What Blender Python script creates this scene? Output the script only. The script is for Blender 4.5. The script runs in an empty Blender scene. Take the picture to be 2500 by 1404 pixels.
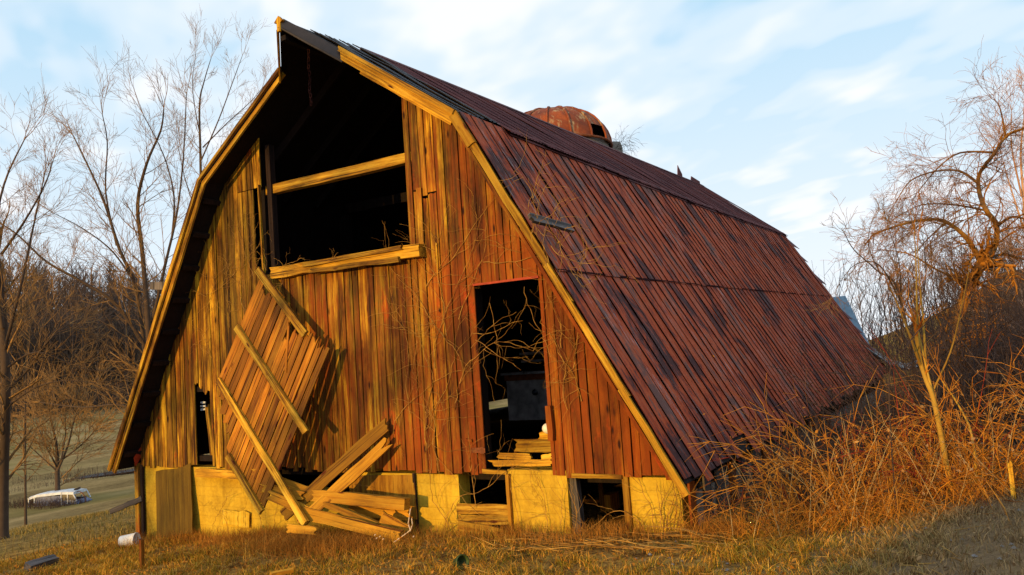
import bpy, math, random
import numpy as np
from mathutils import Vector, Matrix, noise

random.seed(11)
SC = bpy.context.scene
COL = SC.collection

# ------------------------------------------------------------------ camera
CAM = Vector((9.37, -9.977, 2.4))
RIGHT = Vector((0.8498, 0.5225, -0.0671)).normalized()
FWD = Vector((-0.5160, 0.8524, 0.0830)).normalized()
FWD = (FWD - RIGHT * FWD.dot(RIGHT)).normalized()
UP = RIGHT.cross(FWD)
FPX = 1967.0
cd = bpy.data.cameras.new('camera')
cd.sensor_width = 36.0
cd.lens = FPX / 2500 * 36
cd.clip_start = 0.1
cd.clip_end = 3000
cam = bpy.data.objects.new('camera', cd)
COL.objects.link(cam)
cam.matrix_world = Matrix.Translation(CAM) @ Matrix((RIGHT, UP, -FWD)).transposed().to_4x4()
SC.camera = cam

# ------------------------------------------------------------------ sun, sky, exposure
SUN_FROM = Vector((-0.15, -1.0, 0.105)).normalized()
sl = bpy.data.lights.new('sun', 'SUN')
sl.energy = 5.0
sl.color = (1.0, 0.57, 0.13)
sl.angle = math.radians(0.5)
sun = bpy.data.objects.new('sun', sl)
COL.objects.link(sun)
sun.location = (-4, -30, 12)
sun.rotation_euler = SUN_FROM.to_track_quat('Z', 'Y').to_euler()

world = bpy.data.worlds.new('World')
SC.world = world
world.use_nodes = True
wn = world.node_tree
wn.nodes.clear()


def node(nt, typ, props=None, **inp):
    n = nt.nodes.new(typ)
    for k, v in (props or {}).items():
        setattr(n, k, v)
    for k, v in inp.items():
        if k.startswith('i') and k[1:].isdigit():
            key = int(k[1:])
        else:
            key = k.replace('_', ' ')
        s = n.inputs[key]
        if isinstance(v, bpy.types.NodeSocket):
            nt.links.new(v, s)
        else:
            s.default_value = v
    return n


def ramp(nt, fac, stops, interp='LINEAR'):
    n = nt.nodes.new('ShaderNodeValToRGB')
    n.color_ramp.interpolation = interp
    el = n.color_ramp.elements
    while len(el) < len(stops):
        el.new(0.5)
    for e, (p, c) in zip(el, stops):
        e.position = p
        e.color = (c, c, c, 1) if isinstance(c, (int, float)) else (*c, 1)
    nt.links.new(fac, n.inputs[0])
    return n.outputs[0]


def math_(nt, op, a, b=0.0, clamp=False):
    n = node(nt, 'ShaderNodeMath', {'operation': op, 'use_clamp': clamp}, i0=a, i1=b)
    return n.outputs[0]


def mix(nt, fac, a, b, mode='MIX'):
    n = nt.nodes.new('ShaderNodeMix')
    n.data_type = 'RGBA'
    n.blend_type = mode
    for s, v in ((n.inputs[0], fac), (n.inputs[6], a), (n.inputs[7], b)):
        if isinstance(v, bpy.types.NodeSocket):
            nt.links.new(v, s)
        elif isinstance(v, (int, float)):
            s.default_value = v
        else:
            s.default_value = (*v, 1)
    return n.outputs[2]


def mapping(nt, vec, scale, loc=(0, 0, 0), rot=(0, 0, 0)):
    n = node(nt, 'ShaderNodeMapping', None, Vector=vec, Scale=scale, Location=loc, Rotation=rot)
    return n.outputs[0]


def noise_(nt, vec, scale=1.0, detail=4.0, rough=0.55, dist=0.0):
    n = node(nt, 'ShaderNodeTexNoise', None, Vector=vec, Scale=scale, Detail=detail, Roughness=rough, Distortion=dist)
    return n.outputs[0]


def build_world():
    sky = wn.nodes.new('ShaderNodeTexSky')
    sky.sky_type = 'NISHITA'
    sky.sun_disc = False
    sky.sun_elevation = math.asin(SUN_FROM.z)
    sky.sun_rotation = math.atan2(SUN_FROM.x, SUN_FROM.y)
    sky.air_density = 1.0
    sky.dust_density = 0.6
    sky.ozone_density = 1.5
    tc = node(wn, 'ShaderNodeTexCoord').outputs['Generated']
    sep = node(wn, 'ShaderNodeSeparateXYZ', None, i0=tc)
    up = math_(wn, 'ADD', math_(wn, 'MAXIMUM', sep.outputs[2], 0.0), 0.16)
    px = math_(wn, 'DIVIDE', sep.outputs[0], up)
    py = math_(wn, 'DIVIDE', sep.outputs[1], up)
    v = node(wn, 'ShaderNodeCombineXYZ', None, i0=px, i1=py, i2=0.0).outputs[0]
    # rows of soft thin altocumulus
    big = noise_(wn, mapping(wn, v, (0.5, 0.7, 1), (0.6, 0.3, 0)), 1.1, 2.5, 0.5, 0.1)
    rows = noise_(wn, mapping(wn, mapping(wn, v, (1, 1, 1), rot=(0, 0, 0.55)), (1.0, 1.55, 1)), 3.1, 2.5, 0.5, 0.15)
    veil = math_(wn, 'ADD', math_(wn, 'MULTIPLY', big, 0.55), math_(wn, 'MULTIPLY', rows, 0.55))
    m = ramp(wn, veil, [(0.40, 0.0), (0.53, 0.5), (0.66, 1.0)], 'EASE')
    lo = ramp(wn, sep.outputs[2], [(0.0, 0.95), (0.42, 0.0)])
    m = math_(wn, 'MAXIMUM', m, lo)
    blue = mix(wn, 0.88, sky.outputs[0], (4.9, 7.7, 9.9))
    cloud = mix(wn, 0.35, (9.0, 9.6, 10.0), (9.8, 9.5, 9.9))
    c = mix(wn, m, blue, cloud)
    bg = node(wn, 'ShaderNodeBackground', None, Color=c, Strength=0.107)
    out = wn.nodes.new('ShaderNodeOutputWorld')
    wn.links.new(bg.outputs[0], out.inputs[0])


build_world()
SC.view_settings.view_transform = 'Standard'
SC.view_settings.look = 'None'
SC.view_settings.exposure = 0.0
SC.view_settings.gamma = 1.0
SC.view_settings.use_curve_mapping = False
SC.render.engine = 'CYCLES'
SC.cycles.max_bounces = 6
SC.cycles.use_denoising = True

# ------------------------------------------------------------------ helpers


def ray(px, py):
    return RIGHT * ((px - 1250) / FPX) - UP * ((py - 702) / FPX) + FWD


def onY(px, py, Y=0.0):
    d = ray(px, py)
    return CAM + d * ((Y - CAM.y) / d.y)


def onX(px, py, X):
    d = ray(px, py)
    return CAM + d * ((X - CAM.x) / d.x)


def onPlane(px, py, p0, n):
    d = ray(px, py)
    return CAM + d * ((p0 - CAM).dot(n) / d.dot(n))


def at(px, py, depth):
    return CAM + ray(px, py) * depth


WM = {}


def on_ground(px, py):
    d = ray(px, py)
    t = 2.0
    while t < 300:
        p = CAM + d * t
        if p.z < H(p.x, p.y):
            break
        t += .03 + t * .002
    return CAM + d * t



def place(o, m, parent):
    """give o the world matrix m under parent"""
    WM[o.name] = m
    if parent is not None:
        o.parent = parent
        o.matrix_basis = WM[parent.name].inverted() @ m
    else:
        o.matrix_basis = m


def tag(o, label=None, cat=None, group=None, kind=None):
    if label:
        o['label'] = label
    if cat:
        o['category'] = cat
    if group:
        o['group'] = group
    if kind:
        o['kind'] = kind
    return o


def empty(name, loc, label=None, cat=None, group=None, parent=None):
    o = bpy.data.objects.new(name, None)
    o.empty_display_size = 0.2
    COL.objects.link(o)
    place(o, Matrix.Translation(Vector(loc)), parent)
    return tag(o, label, cat, group)


def mesh_obj(name, me, mat, m=None, parent=None):
    o = bpy.data.objects.new(name, me)
    COL.objects.link(o)
    if mat is not None and not me.materials:
        me.materials.append(mat)
    place(o, m if m is not None else Matrix.Identity(4), parent)
    return o


class MB:
    def __init__(self):
        self.v, self.f, self.sm = [], [], []

    def add(self, vs, fs, smooth=False):
        b = len(self.v)
        self.v += [tuple(p) for p in vs]
        self.f += [tuple(b + i for i in q) for q in fs]
        self.sm += [smooth] * len(fs)

    def box(self, lo, hi):
        x0, y0, z0 = lo
        x1, y1, z1 = hi
        self.add([(x0, y0, z0), (x1, y0, z0), (x1, y1, z0), (x0, y1, z0), (x0, y0, z1), (x1, y0, z1), (x1, y1, z1), (x0, y1, z1)],
                 [(0, 3, 2, 1), (4, 5, 6, 7), (0, 1, 5, 4), (1, 2, 6, 5), (2, 3, 7, 6), (3, 0, 4, 7)])

    def bar(self, a, b, w, t, side=None):
        """rectangular bar from a to b, w wide along 'side', t thick"""
        a, b = Vector(a), Vector(b)
        d = (b - a).normalized()
        s = Vector(side) if side else (Vector((0, 0, 1)) if abs(d.z) < .9 else Vector((1, 0, 0)))
        s = (s - d * s.dot(d)).normalized()
        n = d.cross(s)
        vs = []
        for p in (a, b):
            for i, j in ((-1, -1), (1, -1), (1, 1), (-1, 1)):
                vs.append(p + s * (w / 2 * i) + n * (t / 2 * j))
        self.add(vs, [(0, 3, 2, 1), (4, 5, 6, 7), (0, 1, 5, 4), (1, 2, 6, 5), (2, 3, 7, 6), (3, 0, 4, 7)])

    def extrude(self, pts, vec):
        """closed prism: polygon pts swept by vec"""
        vec = Vector(vec)
        n = len(pts)
        vs = [Vector(p) for p in pts] + [Vector(p) + vec for p in pts]
        fs = [tuple(range(n))[::-1], tuple(range(n, 2 * n))]
        fs += [(i, (i + 1) % n, n + (i + 1) % n, n + i) for i in range(n)]
        self.add(vs, fs)

    def tube(self, pts, rad, sides=8, cap=True):
        pts = [Vector(p) for p in pts]
        rings = []
        prev = None
        for i, p in enumerate(pts):
            d = (pts[min(i + 1, len(pts) - 1)] - pts[max(i - 1, 0)]).normalized()
            if prev is None:
                s = d.cross(Vector((0.31, 0.27, 0.91)))
                if s.length < .05:
                    s = d.cross(Vector((1, 0, 0)))
            else:
                s = prev - d * prev.dot(d)
            s.normalize()
            prev = s
            t = d.cross(s)
            r = rad[i] if isinstance(rad, (list, tuple)) else rad
            rings.append([p + s * (r * math.cos(2 * math.pi * k / sides)) + t * (r * math.sin(2 * math.pi * k / sides)) for k in range(sides)])
        vs = [q for r in rings for q in r]
        fs = []
        for i in range(len(pts) - 1):
            for k in range(sides):
                a, b = i * sides + k, i * sides + (k + 1) % sides
                fs.append((a, b, b + sides, a + sides))
        self.add(vs, fs, True)
        if cap:
            self.add(rings[0][::-1], [tuple(range(sides))])
            self.add(rings[-1], [tuple(range(sides))])

    def lathe(self, prof, sides=24, c=(0, 0, 0), a0=0.0, a1=2 * math.pi):
        closed = abs(a1 - a0 - 2 * math.pi) < 1e-6
        n = sides if closed else sides + 1
        vs = []
        for r, z in prof:
            for k in range(n):
                a = a0 + (a1 - a0) * k / sides
                vs.append((c[0] + r * math.cos(a), c[1] + r * math.sin(a), c[2] + z))
        fs = []
        for i in range(len(prof) - 1):
            for k in range(sides):
                k2 = (k + 1) % n
                fs.append((i * n + k, i * n + k2, (i + 1) * n + k2, (i + 1) * n + k))
        self.add(vs, fs, True)

    def build(self, name, mat, parent=None, m=None, origin=None, kind=None):
        me = bpy.data.meshes.new(name)
        vs = self.v
        if origin is not None:
            o = Vector(origin)
            vs = [(x - o.x, y - o.y, z - o.z) for x, y, z in vs]
            m = Matrix.Translation(o)
        me.from_pydata(vs, [], self.f)
        me.polygons.foreach_set('use_smooth', self.sm)
        me.update()
        ob = mesh_obj(name, me, mat, m, parent)
        if kind:
            ob['kind'] = kind
        return ob


class Segs:
    """thin round sticks collected as prisms, built in one go with numpy"""

    def __init__(self):
        self.a, self.b, self.r = [], [], []

    def seg(self, p, q, r0, r1):
        self.a.append((p[0], p[1], p[2]))
        self.b.append((q[0], q[1], q[2]))
        self.r.append((r0, r1))

    def line(self, pts, r0, r1):
        n = len(pts) - 1
        for i in range(n):
            self.seg(pts[i], pts[i + 1], r0 + (r1 - r0) * i / n, r0 + (r1 - r0) * (i + 1) / n)

    def mesh(self, name, sides=3, origin=(0, 0, 0)):
        A = np.array(self.a, float) - np.array(origin, float)
        B = np.array(self.b, float) - np.array(origin, float)
        Rr = np.array(self.r, float)
        D = B - A
        L = np.linalg.norm(D, axis=1, keepdims=True) + 1e-9
        D = D / L
        B = B + D * Rr[:, 1:2] * .6
        ref = np.tile(np.array([[0.21, 0.33, 0.92]]), (len(A), 1))
        ref[np.abs((D * ref).sum(1)) > .95] = (1, 0, 0)
        S = np.cross(D, ref)
        S /= np.linalg.norm(S, axis=1, keepdims=True)
        T = np.cross(D, S)
        n = len(A)
        V = np.zeros((n, 2 * sides, 3))
        for k in range(sides):
            c, s = math.cos(2 * math.pi * k / sides), math.sin(2 * math.pi * k / sides)
            o = S * c + T * s
            V[:, k] = A + o * Rr[:, 0:1]
            V[:, sides + k] = B + o * Rr[:, 1:2]
        base = (np.arange(n) * 2 * sides)[:, None]
        F = np.zeros((n, sides, 4), np.int64)
        for k in range(sides):
            k2 = (k + 1) % sides
            F[:, k] = base + np.array([[k, k2, sides + k2, sides + k]])
        return np_mesh(name, V.reshape(-1, 3), F.reshape(-1, 4), True)

    def build(self, name, mat, parent=None, sides=3, origin=(0, 0, 0), kind=None):
        me = self.mesh(name, sides, origin)
        o = mesh_obj(name, me, mat, Matrix.Translation(Vector(origin)), parent)
        if kind:
            o['kind'] = kind
        return o


def np_mesh(name, V, F, smooth=False):
    me = bpy.data.meshes.new(name)
    k = F.shape[1]
    me.vertices.add(len(V))
    me.vertices.foreach_set('co', np.ascontiguousarray(V, np.float32).ravel())
    me.loops.add(F.size)
    me.loops.foreach_set('vertex_index', np.ascontiguousarray(F, np.int32).ravel())
    me.polygons.add(len(F))
    me.polygons.foreach_set('loop_start', np.arange(0, F.size, k, dtype=np.int32))
    me.polygons.foreach_set('loop_total', np.full(len(F), k, np.int32))
    me.polygons.foreach_set('use_smooth', np.full(len(F), smooth, bool))
    me.update()
    return me


R_ = random.uniform


def board(name, a, b, width, thick, mat, parent=None, face=(0, -1, 0), nseg=4, warp=0.004, rag0=0.0, rag1=0.0, taper=1.0, bow=0.0, teeth=3, cut=None):
    """a sawn board from a to b: local Z runs along the grain, local X across, -Y is its broad face (towards 'face')"""
    a, b = Vector(a), Vector(b)
    L = (b - a).length
    z = (b - a) / L
    f = Vector(face)
    y = -(f - z * f.dot(z)).normalized()
    x = y.cross(z)
    m = Matrix.Translation(a) @ Matrix((x, y, z)).transposed().to_4x4()
    nx = teeth if (rag0 or rag1) else 1
    vs, fs = [], []
    rows = nseg + 1
    e0 = [R_(0, rag0) for _ in range(nx + 1)]
    e1 = [R_(0, rag1) for _ in range(nx + 1)]
    for j in range(rows):
        t = j / nseg
        wl, wr = R_(-warp, warp), R_(-warp, warp)
        yo = R_(-warp, warp) * .5 + bow * 4 * t * (1 - t)
        ww = width * (1 + (taper - 1) * t)
        for i in range(nx + 1):
            s = i / nx
            xx = -ww / 2 + wl + (ww + wr - wl) * s
            zz = L * t
            if j == 0:
                zz += e0[i]
            if j == nseg:
                zz -= e1[i]
                if cut:
                    zz -= cut[0] * (1 - s) + cut[1] * s
            vs.append((xx, -thick / 2 + yo, zz))
            vs.append((xx, thick / 2 + yo, zz))
    c = (nx + 1) * 2
    for j in range(nseg):
        for i in range(nx):
            p = j * c + i * 2
            fs.append((p, p + 2, p + c + 2, p + c))
            fs.append((p + 1, p + c + 1, p + c + 3, p + 3))
        p = j * c
        fs.append((p, p + c, p + c + 1, p + 1))
        q = j * c + nx * 2
        fs.append((q, q + 1, q + c + 1, q + c))
    for i in range(nx):
        p = i * 2
        fs.append((p, p + 1, p + 3, p + 2))
        q = nseg * c + i * 2
        fs.append((q, q + 2, q + 3, q + 1))
    me = bpy.data.meshes.new(name)
    me.from_pydata(vs, [], fs)
    me.update()
    return mesh_obj(name, me, mat, m, parent)


# ------------------------------------------------------------------ materials
def new_mat(name):
    m = bpy.data.materials.new(name)
    m.use_nodes = True
    nt = m.node_tree
    b = nt.nodes['Principled BSDF']
    b.inputs['Roughness'].default_value = 0.85
    b.inputs['Specular IOR Level'].default_value = 0.25
    return m, nt, b


def coords(nt, rnd=True):
    tc = node(nt, 'ShaderNodeTexCoord').outputs['Object']
    if not rnd:
        return tc, None
    r = node(nt, 'ShaderNodeObjectInfo').outputs['Random']
    off = node(nt, 'ShaderNodeCombineXYZ', None, i0=math_(nt, 'MULTIPLY', r, 37.0), i1=math_(nt, 'MULTIPLY', r, 91.0), i2=math_(nt, 'MULTIPLY', r, 53.0)).outputs[0]
    v = node(nt, 'ShaderNodeVectorMath', {'operation': 'ADD'}, i0=tc, i1=off).outputs[0]
    return v, r


def bump(nt, b, h, strength=0.5, dist=0.01):
    n = node(nt, 'ShaderNodeBump', None, Strength=strength, Distance=dist, Height=h)
    nt.links.new(n.outputs[0], b.inputs['Normal'])


def wood(name, dark, mid, light, alt, red=0.0, redcol=(.22, .035, .008), knots=1.0, rough=.85, where=False, con=1.0):
    m, nt, b = new_mat(name)
    v, r = coords(nt)
    g = noise_(nt, mapping(nt, v, (13, 13, .5)), 1, 6, .72, .5)
    f = noise_(nt, mapping(nt, v, (38, 38, 1.0)), 1, 4, .7)
    br = noise_(nt, mapping(nt, v, (3, 3, 1.1)), 1, 4, .65)
    k = math_(nt, 'ADD', math_(nt, 'MULTIPLY', g, .55), math_(nt, 'ADD', math_(nt, 'MULTIPLY', f, .28), math_(nt, 'MULTIPLY', br, .32)))
    c = ramp(nt, k, [(.57 - .095 * con, dark), (.57, mid), (.57 + .10 * con, light)])
    # boards differ from one another in tone
    c2 = mix(nt, ramp(nt, r, [(0, 0.0), (.45, .15), (.75, .75), (1, .9)]), c, alt, 'MIX')
    c = mix(nt, .55, c, c2)
    c = mix(nt, 1.0, c, ramp(nt, math_(nt, 'FRACT', math_(nt, 'MULTIPLY', r, 17.3)), [(0, .42), (.5, .92), (1, 1.30)]), 'MULTIPLY')
    # dark weathered cracks along the grain
    cr = noise_(nt, mapping(nt, v, (24, 24, .35), (3, 7, 1)), 1, 5, .7)
    c = mix(nt, ramp(nt, cr, [(.36, .95), (.43, 0)]), c, (dark[0] * .35, dark[1] * .3, dark[2] * .3))
    if red:
        pos = node(nt, 'ShaderNodeNewGeometry').outputs['Position']
        n1 = noise_(nt, mapping(nt, pos, (1.3, 1.3, .55)), 1, 6, .7, .5)
        n2 = noise_(nt, mapping(nt, v, (16, 16, .9), (9, 2, 5)), 1, 5, .7)
        q = math_(nt, 'ADD', math_(nt, 'MULTIPLY', n1, .6), math_(nt, 'MULTIPLY', n2, .5))
        if where:      # old barn paint survives low on the wall and under the right-hand eave
            s = node(nt, 'ShaderNodeSeparateXYZ', None, i0=pos)
            w1 = ramp(nt, math_(nt, 'MULTIPLY', s.outputs[2], .125), [(.40, .13), (.58, .02)])
            w2 = ramp(nt, math_(nt, 'MULTIPLY', math_(nt, 'ADD', s.outputs[0], 6.0), .083), [(.55, 0), (.82, .16)])
            w3 = ramp(nt, math_(nt, 'MULTIPLY', math_(nt, 'ADD', s.outputs[0], 6.0), .083), [(.22, .12), (.36, 0)])
            q = math_(nt, 'SUBTRACT', math_(nt, 'ADD', q, math_(nt, 'ADD', w1, w2)), w3)
        c = mix(nt, math_(nt, 'MULTIPLY', ramp(nt, q, [(.58, 0), (.78, 1)]), red), c, redcol)
    if where:
        # vertical rain stains that run across neighbouring boards, and a few spots of sound red paint
        ps = node(nt, 'ShaderNodeNewGeometry').outputs['Position']
        stn = noise_(nt, mapping(nt, ps, (2.3, 2.3, .42)), 1, 6, .68, .6)
        c = mix(nt, 1.0, c, ramp(nt, stn, [(.34, .30), (.50, .88), (.66, 1.32)]), 'MULTIPLY')
        spt = noise_(nt, mapping(nt, ps, (1.7, 1.7, 1.0), (4.0, 0, 2.2)), 1, 5, .62)
        c = mix(nt, math_(nt, 'MULTIPLY', ramp(nt, spt, [(.62, 0), (.72, .85)]), ramp(nt, n2, [(.35, .2), (.55, 1)])), c, (.42, .055, .004))
    if knots:
        vo = node(nt, 'ShaderNodeTexVoronoi', None, Vector=mapping(nt, v, (5.5, 5.5, 1.7)), Scale=1.0, Randomness=1.0)
        kk = ramp(nt, vo.outputs['Distance'], [(.07, 1.0), (.15, .0)])
        c = mix(nt, math_(nt, 'MULTIPLY', kk, knots), c, (dark[0] * .55, dark[1] * .28, dark[2] * .2))
    nt.links.new(c, b.inputs['Base Color'])
    b.inputs['Roughness'].default_value = rough
    bump(nt, b, math_(nt, 'ADD', g, math_(nt, 'MULTIPLY', cr, .8)), .55, .012)
    return m


def concrete(name, c0, c1):
    m, nt, b = new_mat(name)
    pos = node(nt, 'ShaderNodeNewGeometry').outputs['Position']
    n1 = noise_(nt, pos, 1.6, 6, .65)
    n2 = noise_(nt, pos, 22, 4, .6)
    s = node(nt, 'ShaderNodeSeparateXYZ', None, i0=pos)
    wob = noise_(nt, mapping(nt, pos, (.5, .5, 9)), 1, 3)
    line = math_(nt, 'FRACT', math_(nt, 'ADD', math_(nt, 'MULTIPLY', s.outputs[2], 5.6), math_(nt, 'MULTIPLY', wob, .25)))
    ln = ramp(nt, line, [(0, 0), (.06, 1), (.94, 1), (1, 0)])
    st = noise_(nt, mapping(nt, pos, (3.0, 3.0, .35)), 1, 5, .7)
    c = ramp(nt, math_(nt, 'ADD', math_(nt, 'MULTIPLY', n1, .7), math_(nt, 'MULTIPLY', n2, .3)), [(.32, c0), (.62, c1)])
    c = mix(nt, math_(nt, 'MULTIPLY', math_(nt, 'SUBTRACT', 1.0, ln), .10), c, (c0[0] * .6, c0[1] * .55, c0[2] * .5))
    c = mix(nt, ramp(nt, st, [(.50, 0), (.70, .5)]), c, (c0[0] * .55, c0[1] * .45, c0[2] * .4))
    ve = node(nt, 'ShaderNodeTexVoronoi', {'feature': 'DISTANCE_TO_EDGE'}, Vector=node(nt, 'ShaderNodeVectorMath', {'operation': 'ADD'}, i0=pos, i1=node(nt, 'ShaderNodeVectorMath', {'operation': 'SCALE'}, i0=noise_(nt, pos, 3, 4), Scale=.5).outputs[0]).outputs[0], Scale=.45)
    c = mix(nt, ramp(nt, ve.outputs['Distance'], [(.002, .35), (.007, 0)]), c, (c0[0] * .25, c0[1] * .2, c0[2] * .2))
    chip = noise_(nt, pos, 9, 5, .75)
    c = mix(nt, ramp(nt, chip, [(.64, 0), (.74, .2)]), c, (c0[0] * .5, c0[1] * .42, c0[2] * .4))
    nt.links.new(c, b.inputs['Base Color'])
    b.inputs['Roughness'].default_value = .95
    bump(nt, b, math_(nt, 'ADD', math_(nt, 'MULTIPLY', ln, .8), n2), .5, .012)
    return m


def roof_metal(name, fine=False):
    m, nt, b = new_mat(name)
    v, r = coords(nt)
    tc = node(nt, 'ShaderNodeTexCoord').outputs['Object']
    pos = node(nt, 'ShaderNodeNewGeometry').outputs['Position']
    big = noise_(nt, mapping(nt, pos, (.9, 1.3, .9)), 1, 6, .68, .5)
    st = noise_(nt, mapping(nt, v, (1.0, 16, 1.0)), 1, 6, .72, .3)
    fi = noise_(nt, mapping(nt, v, (7, 40, 7)), 1, 5, .7)
    k = math_(nt, 'SUBTRACT', math_(nt, 'ADD', math_(nt, 'MULTIPLY', big, .75), math_(nt, 'ADD', math_(nt, 'MULTIPLY', st, .42), math_(nt, 'MULTIPLY', math_(nt, 'SUBTRACT', r, .5), .09))), .105)
    if fine:
        c = ramp(nt, k, [(.30, (.055, .030, .036)), (.48, (.115, .044, .046)), (.66, (.155, .056, .052))])
    else:
        c = ramp(nt, k, [(.405, (.066, .030, .030)), (.44, (.19, .046, .028)), (.478, (.36, .060, .022)), (.53, (.41, .092, .038)), (.585, (.14, .068, .058))], 'LINEAR')
        c = mix(nt, ramp(nt, fi, [(.55, 0), (.72, .5)]), c, (.10, .048, .022))
        pale = noise_(nt, mapping(nt, v, (2.0, 26, 2.0), (4, 1, 8)), 1, 6, .75)
        reg = noise_(nt, mapping(nt, pos, (.4, .7, .4), (5, 5, 2)), 1, 3)
        pm = math_(nt, 'MULTIPLY', ramp(nt, pale, [(.56, 0), (.66, .8)]), ramp(nt, reg, [(.46, 0), (.6, 1)]))
        c = mix(nt, pm, c, (.42, .38, .40))
        s = node(nt, 'ShaderNodeSeparateXYZ', None, i0=tc)
        # old tar along each crimped seam
        seam = ramp(nt, math_(nt, 'ADD', s.outputs[1], math_(nt, 'MULTIPLY', fi, .03)), [(.030, 1.0), (.042, 0)])
        c = mix(nt, math_(nt, 'MULTIPLY', seam, .5), c, (.075, .024, .018))
    nt.links.new(c, b.inputs['Base Color'])
    b.inputs['Roughness'].default_value = .8
    b.inputs['Specular IOR Level'].default_value = .08
    bump(nt, b, math_(nt, 'ADD', st, fi), .35, .01)
    return m


def plain(name, col, rough=.8, var=.35, scale=6.0, metal=0.0, spec=.25):
    m, nt, b = new_mat(name)
    v, r = coords(nt)
    n = noise_(nt, v, scale, 5, .6)
    lo = tuple(c * (1 - var) for c in col)
    hi = tuple(min(1, c * (1 + var)) for c in col)
    c = ramp(nt, n, [(.3, lo), (.7, hi)])
    nt.links.new(c, b.inputs['Base Color'])
    b.inputs['Roughness'].default_value = rough
    b.inputs['Metallic'].default_value = metal
    b.inputs['Specular IOR Level'].default_value = spec
    bump(nt, b, n, .3, .01)
    return m


def bark(name, c0, c1, lichen=None):
    m, nt, b = new_mat(name)
    tc, _ = coords(nt, False)
    isl = node(nt, 'ShaderNodeNewGeometry').outputs['Random Per Island']
    n = noise_(nt, tc, 5, 4, .6)
    k = math_(nt, 'ADD', math_(nt, 'MULTIPLY', n, .6), math_(nt, 'MULTIPLY', isl, .4))
    c = ramp(nt, k, [(.25, c0), (.75, c1)])
    if lichen:
        c = mix(nt, ramp(nt, noise_(nt, tc, 1.4, 3), [(.48, 0), (.62, .7)]), c, lichen)
    nt.links.new(c, b.inputs['Base Color'])
    b.inputs['Roughness'].default_value = .9
    return m


def rust_dome(name):
    m, nt, b = new_mat(name)
    v, r = coords(nt)
    pos = node(nt, 'ShaderNodeNewGeometry').outputs['Position']
    n1 = noise_(nt, v, .9, 6, .65, .5)
    n2 = noise_(nt, mapping(nt, pos, (3.2, 3.2, .45)), 1, 5, .7)
    c = ramp(nt, n1, [(.3, (.09, .026, .014)), (.5, (.17, .040, .014)), (.68, (.33, .075, .012))])
    c = mix(nt, ramp(nt, n2, [(.54, 0), (.66, .85)]), c, (.36, .29, .16))
    nt.links.new(c, b.inputs['Base Color'])
    b.inputs['Roughness'].default_value = .75
    bump(nt, b, n1, .4, .03)
    return m


def ground_mat(name):
    m, nt, b = new_mat(name)
    pos = node(nt, 'ShaderNodeNewGeometry').outputs['Position']
    a = noise_(nt, pos, .35, 6, .65, .4)
    g = noise_(nt, pos, 2.2, 6, .7)
    f = noise_(nt, pos, 18, 5, .75)
    st = noise_(nt, mapping(nt, pos, (.10, .03, .1), rot=(0, 0, .4)), 1, 6, .7)
    k = math_(nt, 'ADD', math_(nt, 'MULTIPLY', g, .5), math_(nt, 'MULTIPLY', f, .5))
    near = ramp(nt, k, [(.38, (.055, .028, .010)), (.48, (.20, .100, .028)), (.58, (.46, .26, .065))])
    near = mix(nt, ramp(nt, a, [(.54, 0), (.66, .35)]), near, (.130, .115, .022))
    field = ramp(nt, math_(nt, 'ADD', math_(nt, 'MULTIPLY', st, .6), math_(nt, 'MULTIPLY', k, .4)), [(.38, (.085, .058, .030)), (.47, (.22, .155, .068)), (.55, (.34, .24, .11))])
    field = mix(nt, ramp(nt, noise_(nt, pos, .055, 4, .6), [(.50, 0), (.62, .6)]), field, (.19, .155, .050))
    s = node(nt, 'ShaderNodeSeparateXYZ', None, i0=pos)
    # greyer brown on the right bank, its shade put into the colour
    shade_m = ramp(nt, math_(nt, 'MULTIPLY', math_(nt, 'ADD', s.outputs[0], math_(nt, 'MULTIPLY', g, 2.0)), .05), [(.36, 0), (.46, .85)])
    near = mix(nt, shade_m, near, mix(nt, f, (.085, .055, .034), (.27, .19, .115)))
    fm = ramp(nt, math_(nt, 'MULTIPLY', math_(nt, 'ADD', s.outputs[0], 30.0), .033), [(.30, 1), (.72, 0)])
    c = mix(nt, fm, near, field)
    # wooded hill: leaf litter
    wm = ramp(nt, math_(nt, 'MULTIPLY', math_(nt, 'ADD', math_(nt, 'ADD', s.outputs[0], 260.0), math_(nt, 'MULTIPLY', a, 12.0)), .00385), [(.28, 1), (.33, 0)])
    c = mix(nt, wm, c, (.050, .034, .026))
    nt.links.new(c, b.inputs['Base Color'])
    b.inputs['Roughness'].default_value = 1.0
    b.inputs['Specular IOR Level'].default_value = 0.0
    bump(nt, b, k, .8, .06)
    return m


def grass_mat(name, cols):
    m, nt, b = new_mat(name)
    g = node(nt, 'ShaderNodeNewGeometry')
    isl = g.outputs['Random Per Island']
    a = noise_(nt, g.outputs['Position'], .8, 5, .7)
    k = math_(nt, 'ADD', math_(nt, 'MULTIPLY', isl, .38), math_(nt, 'MULTIPLY', a, .62))
    c = ramp(nt, k, cols)
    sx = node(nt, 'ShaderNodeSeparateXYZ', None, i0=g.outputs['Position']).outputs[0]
    c = mix(nt, ramp(nt, math_(nt, 'MULTIPLY', sx, .05), [(.37, 0), (.44, .75)]), c, mix(nt, isl, (.13, .085, .045), (.40, .28, .16)))  # blades greyed towards the right, shade put into the colour
    nt.links.new(c, b.inputs['Base Color'])
    b.inputs['Roughness'].default_value = .8
    b.inputs['Specular IOR Level'].default_value = .1
    return m


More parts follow.
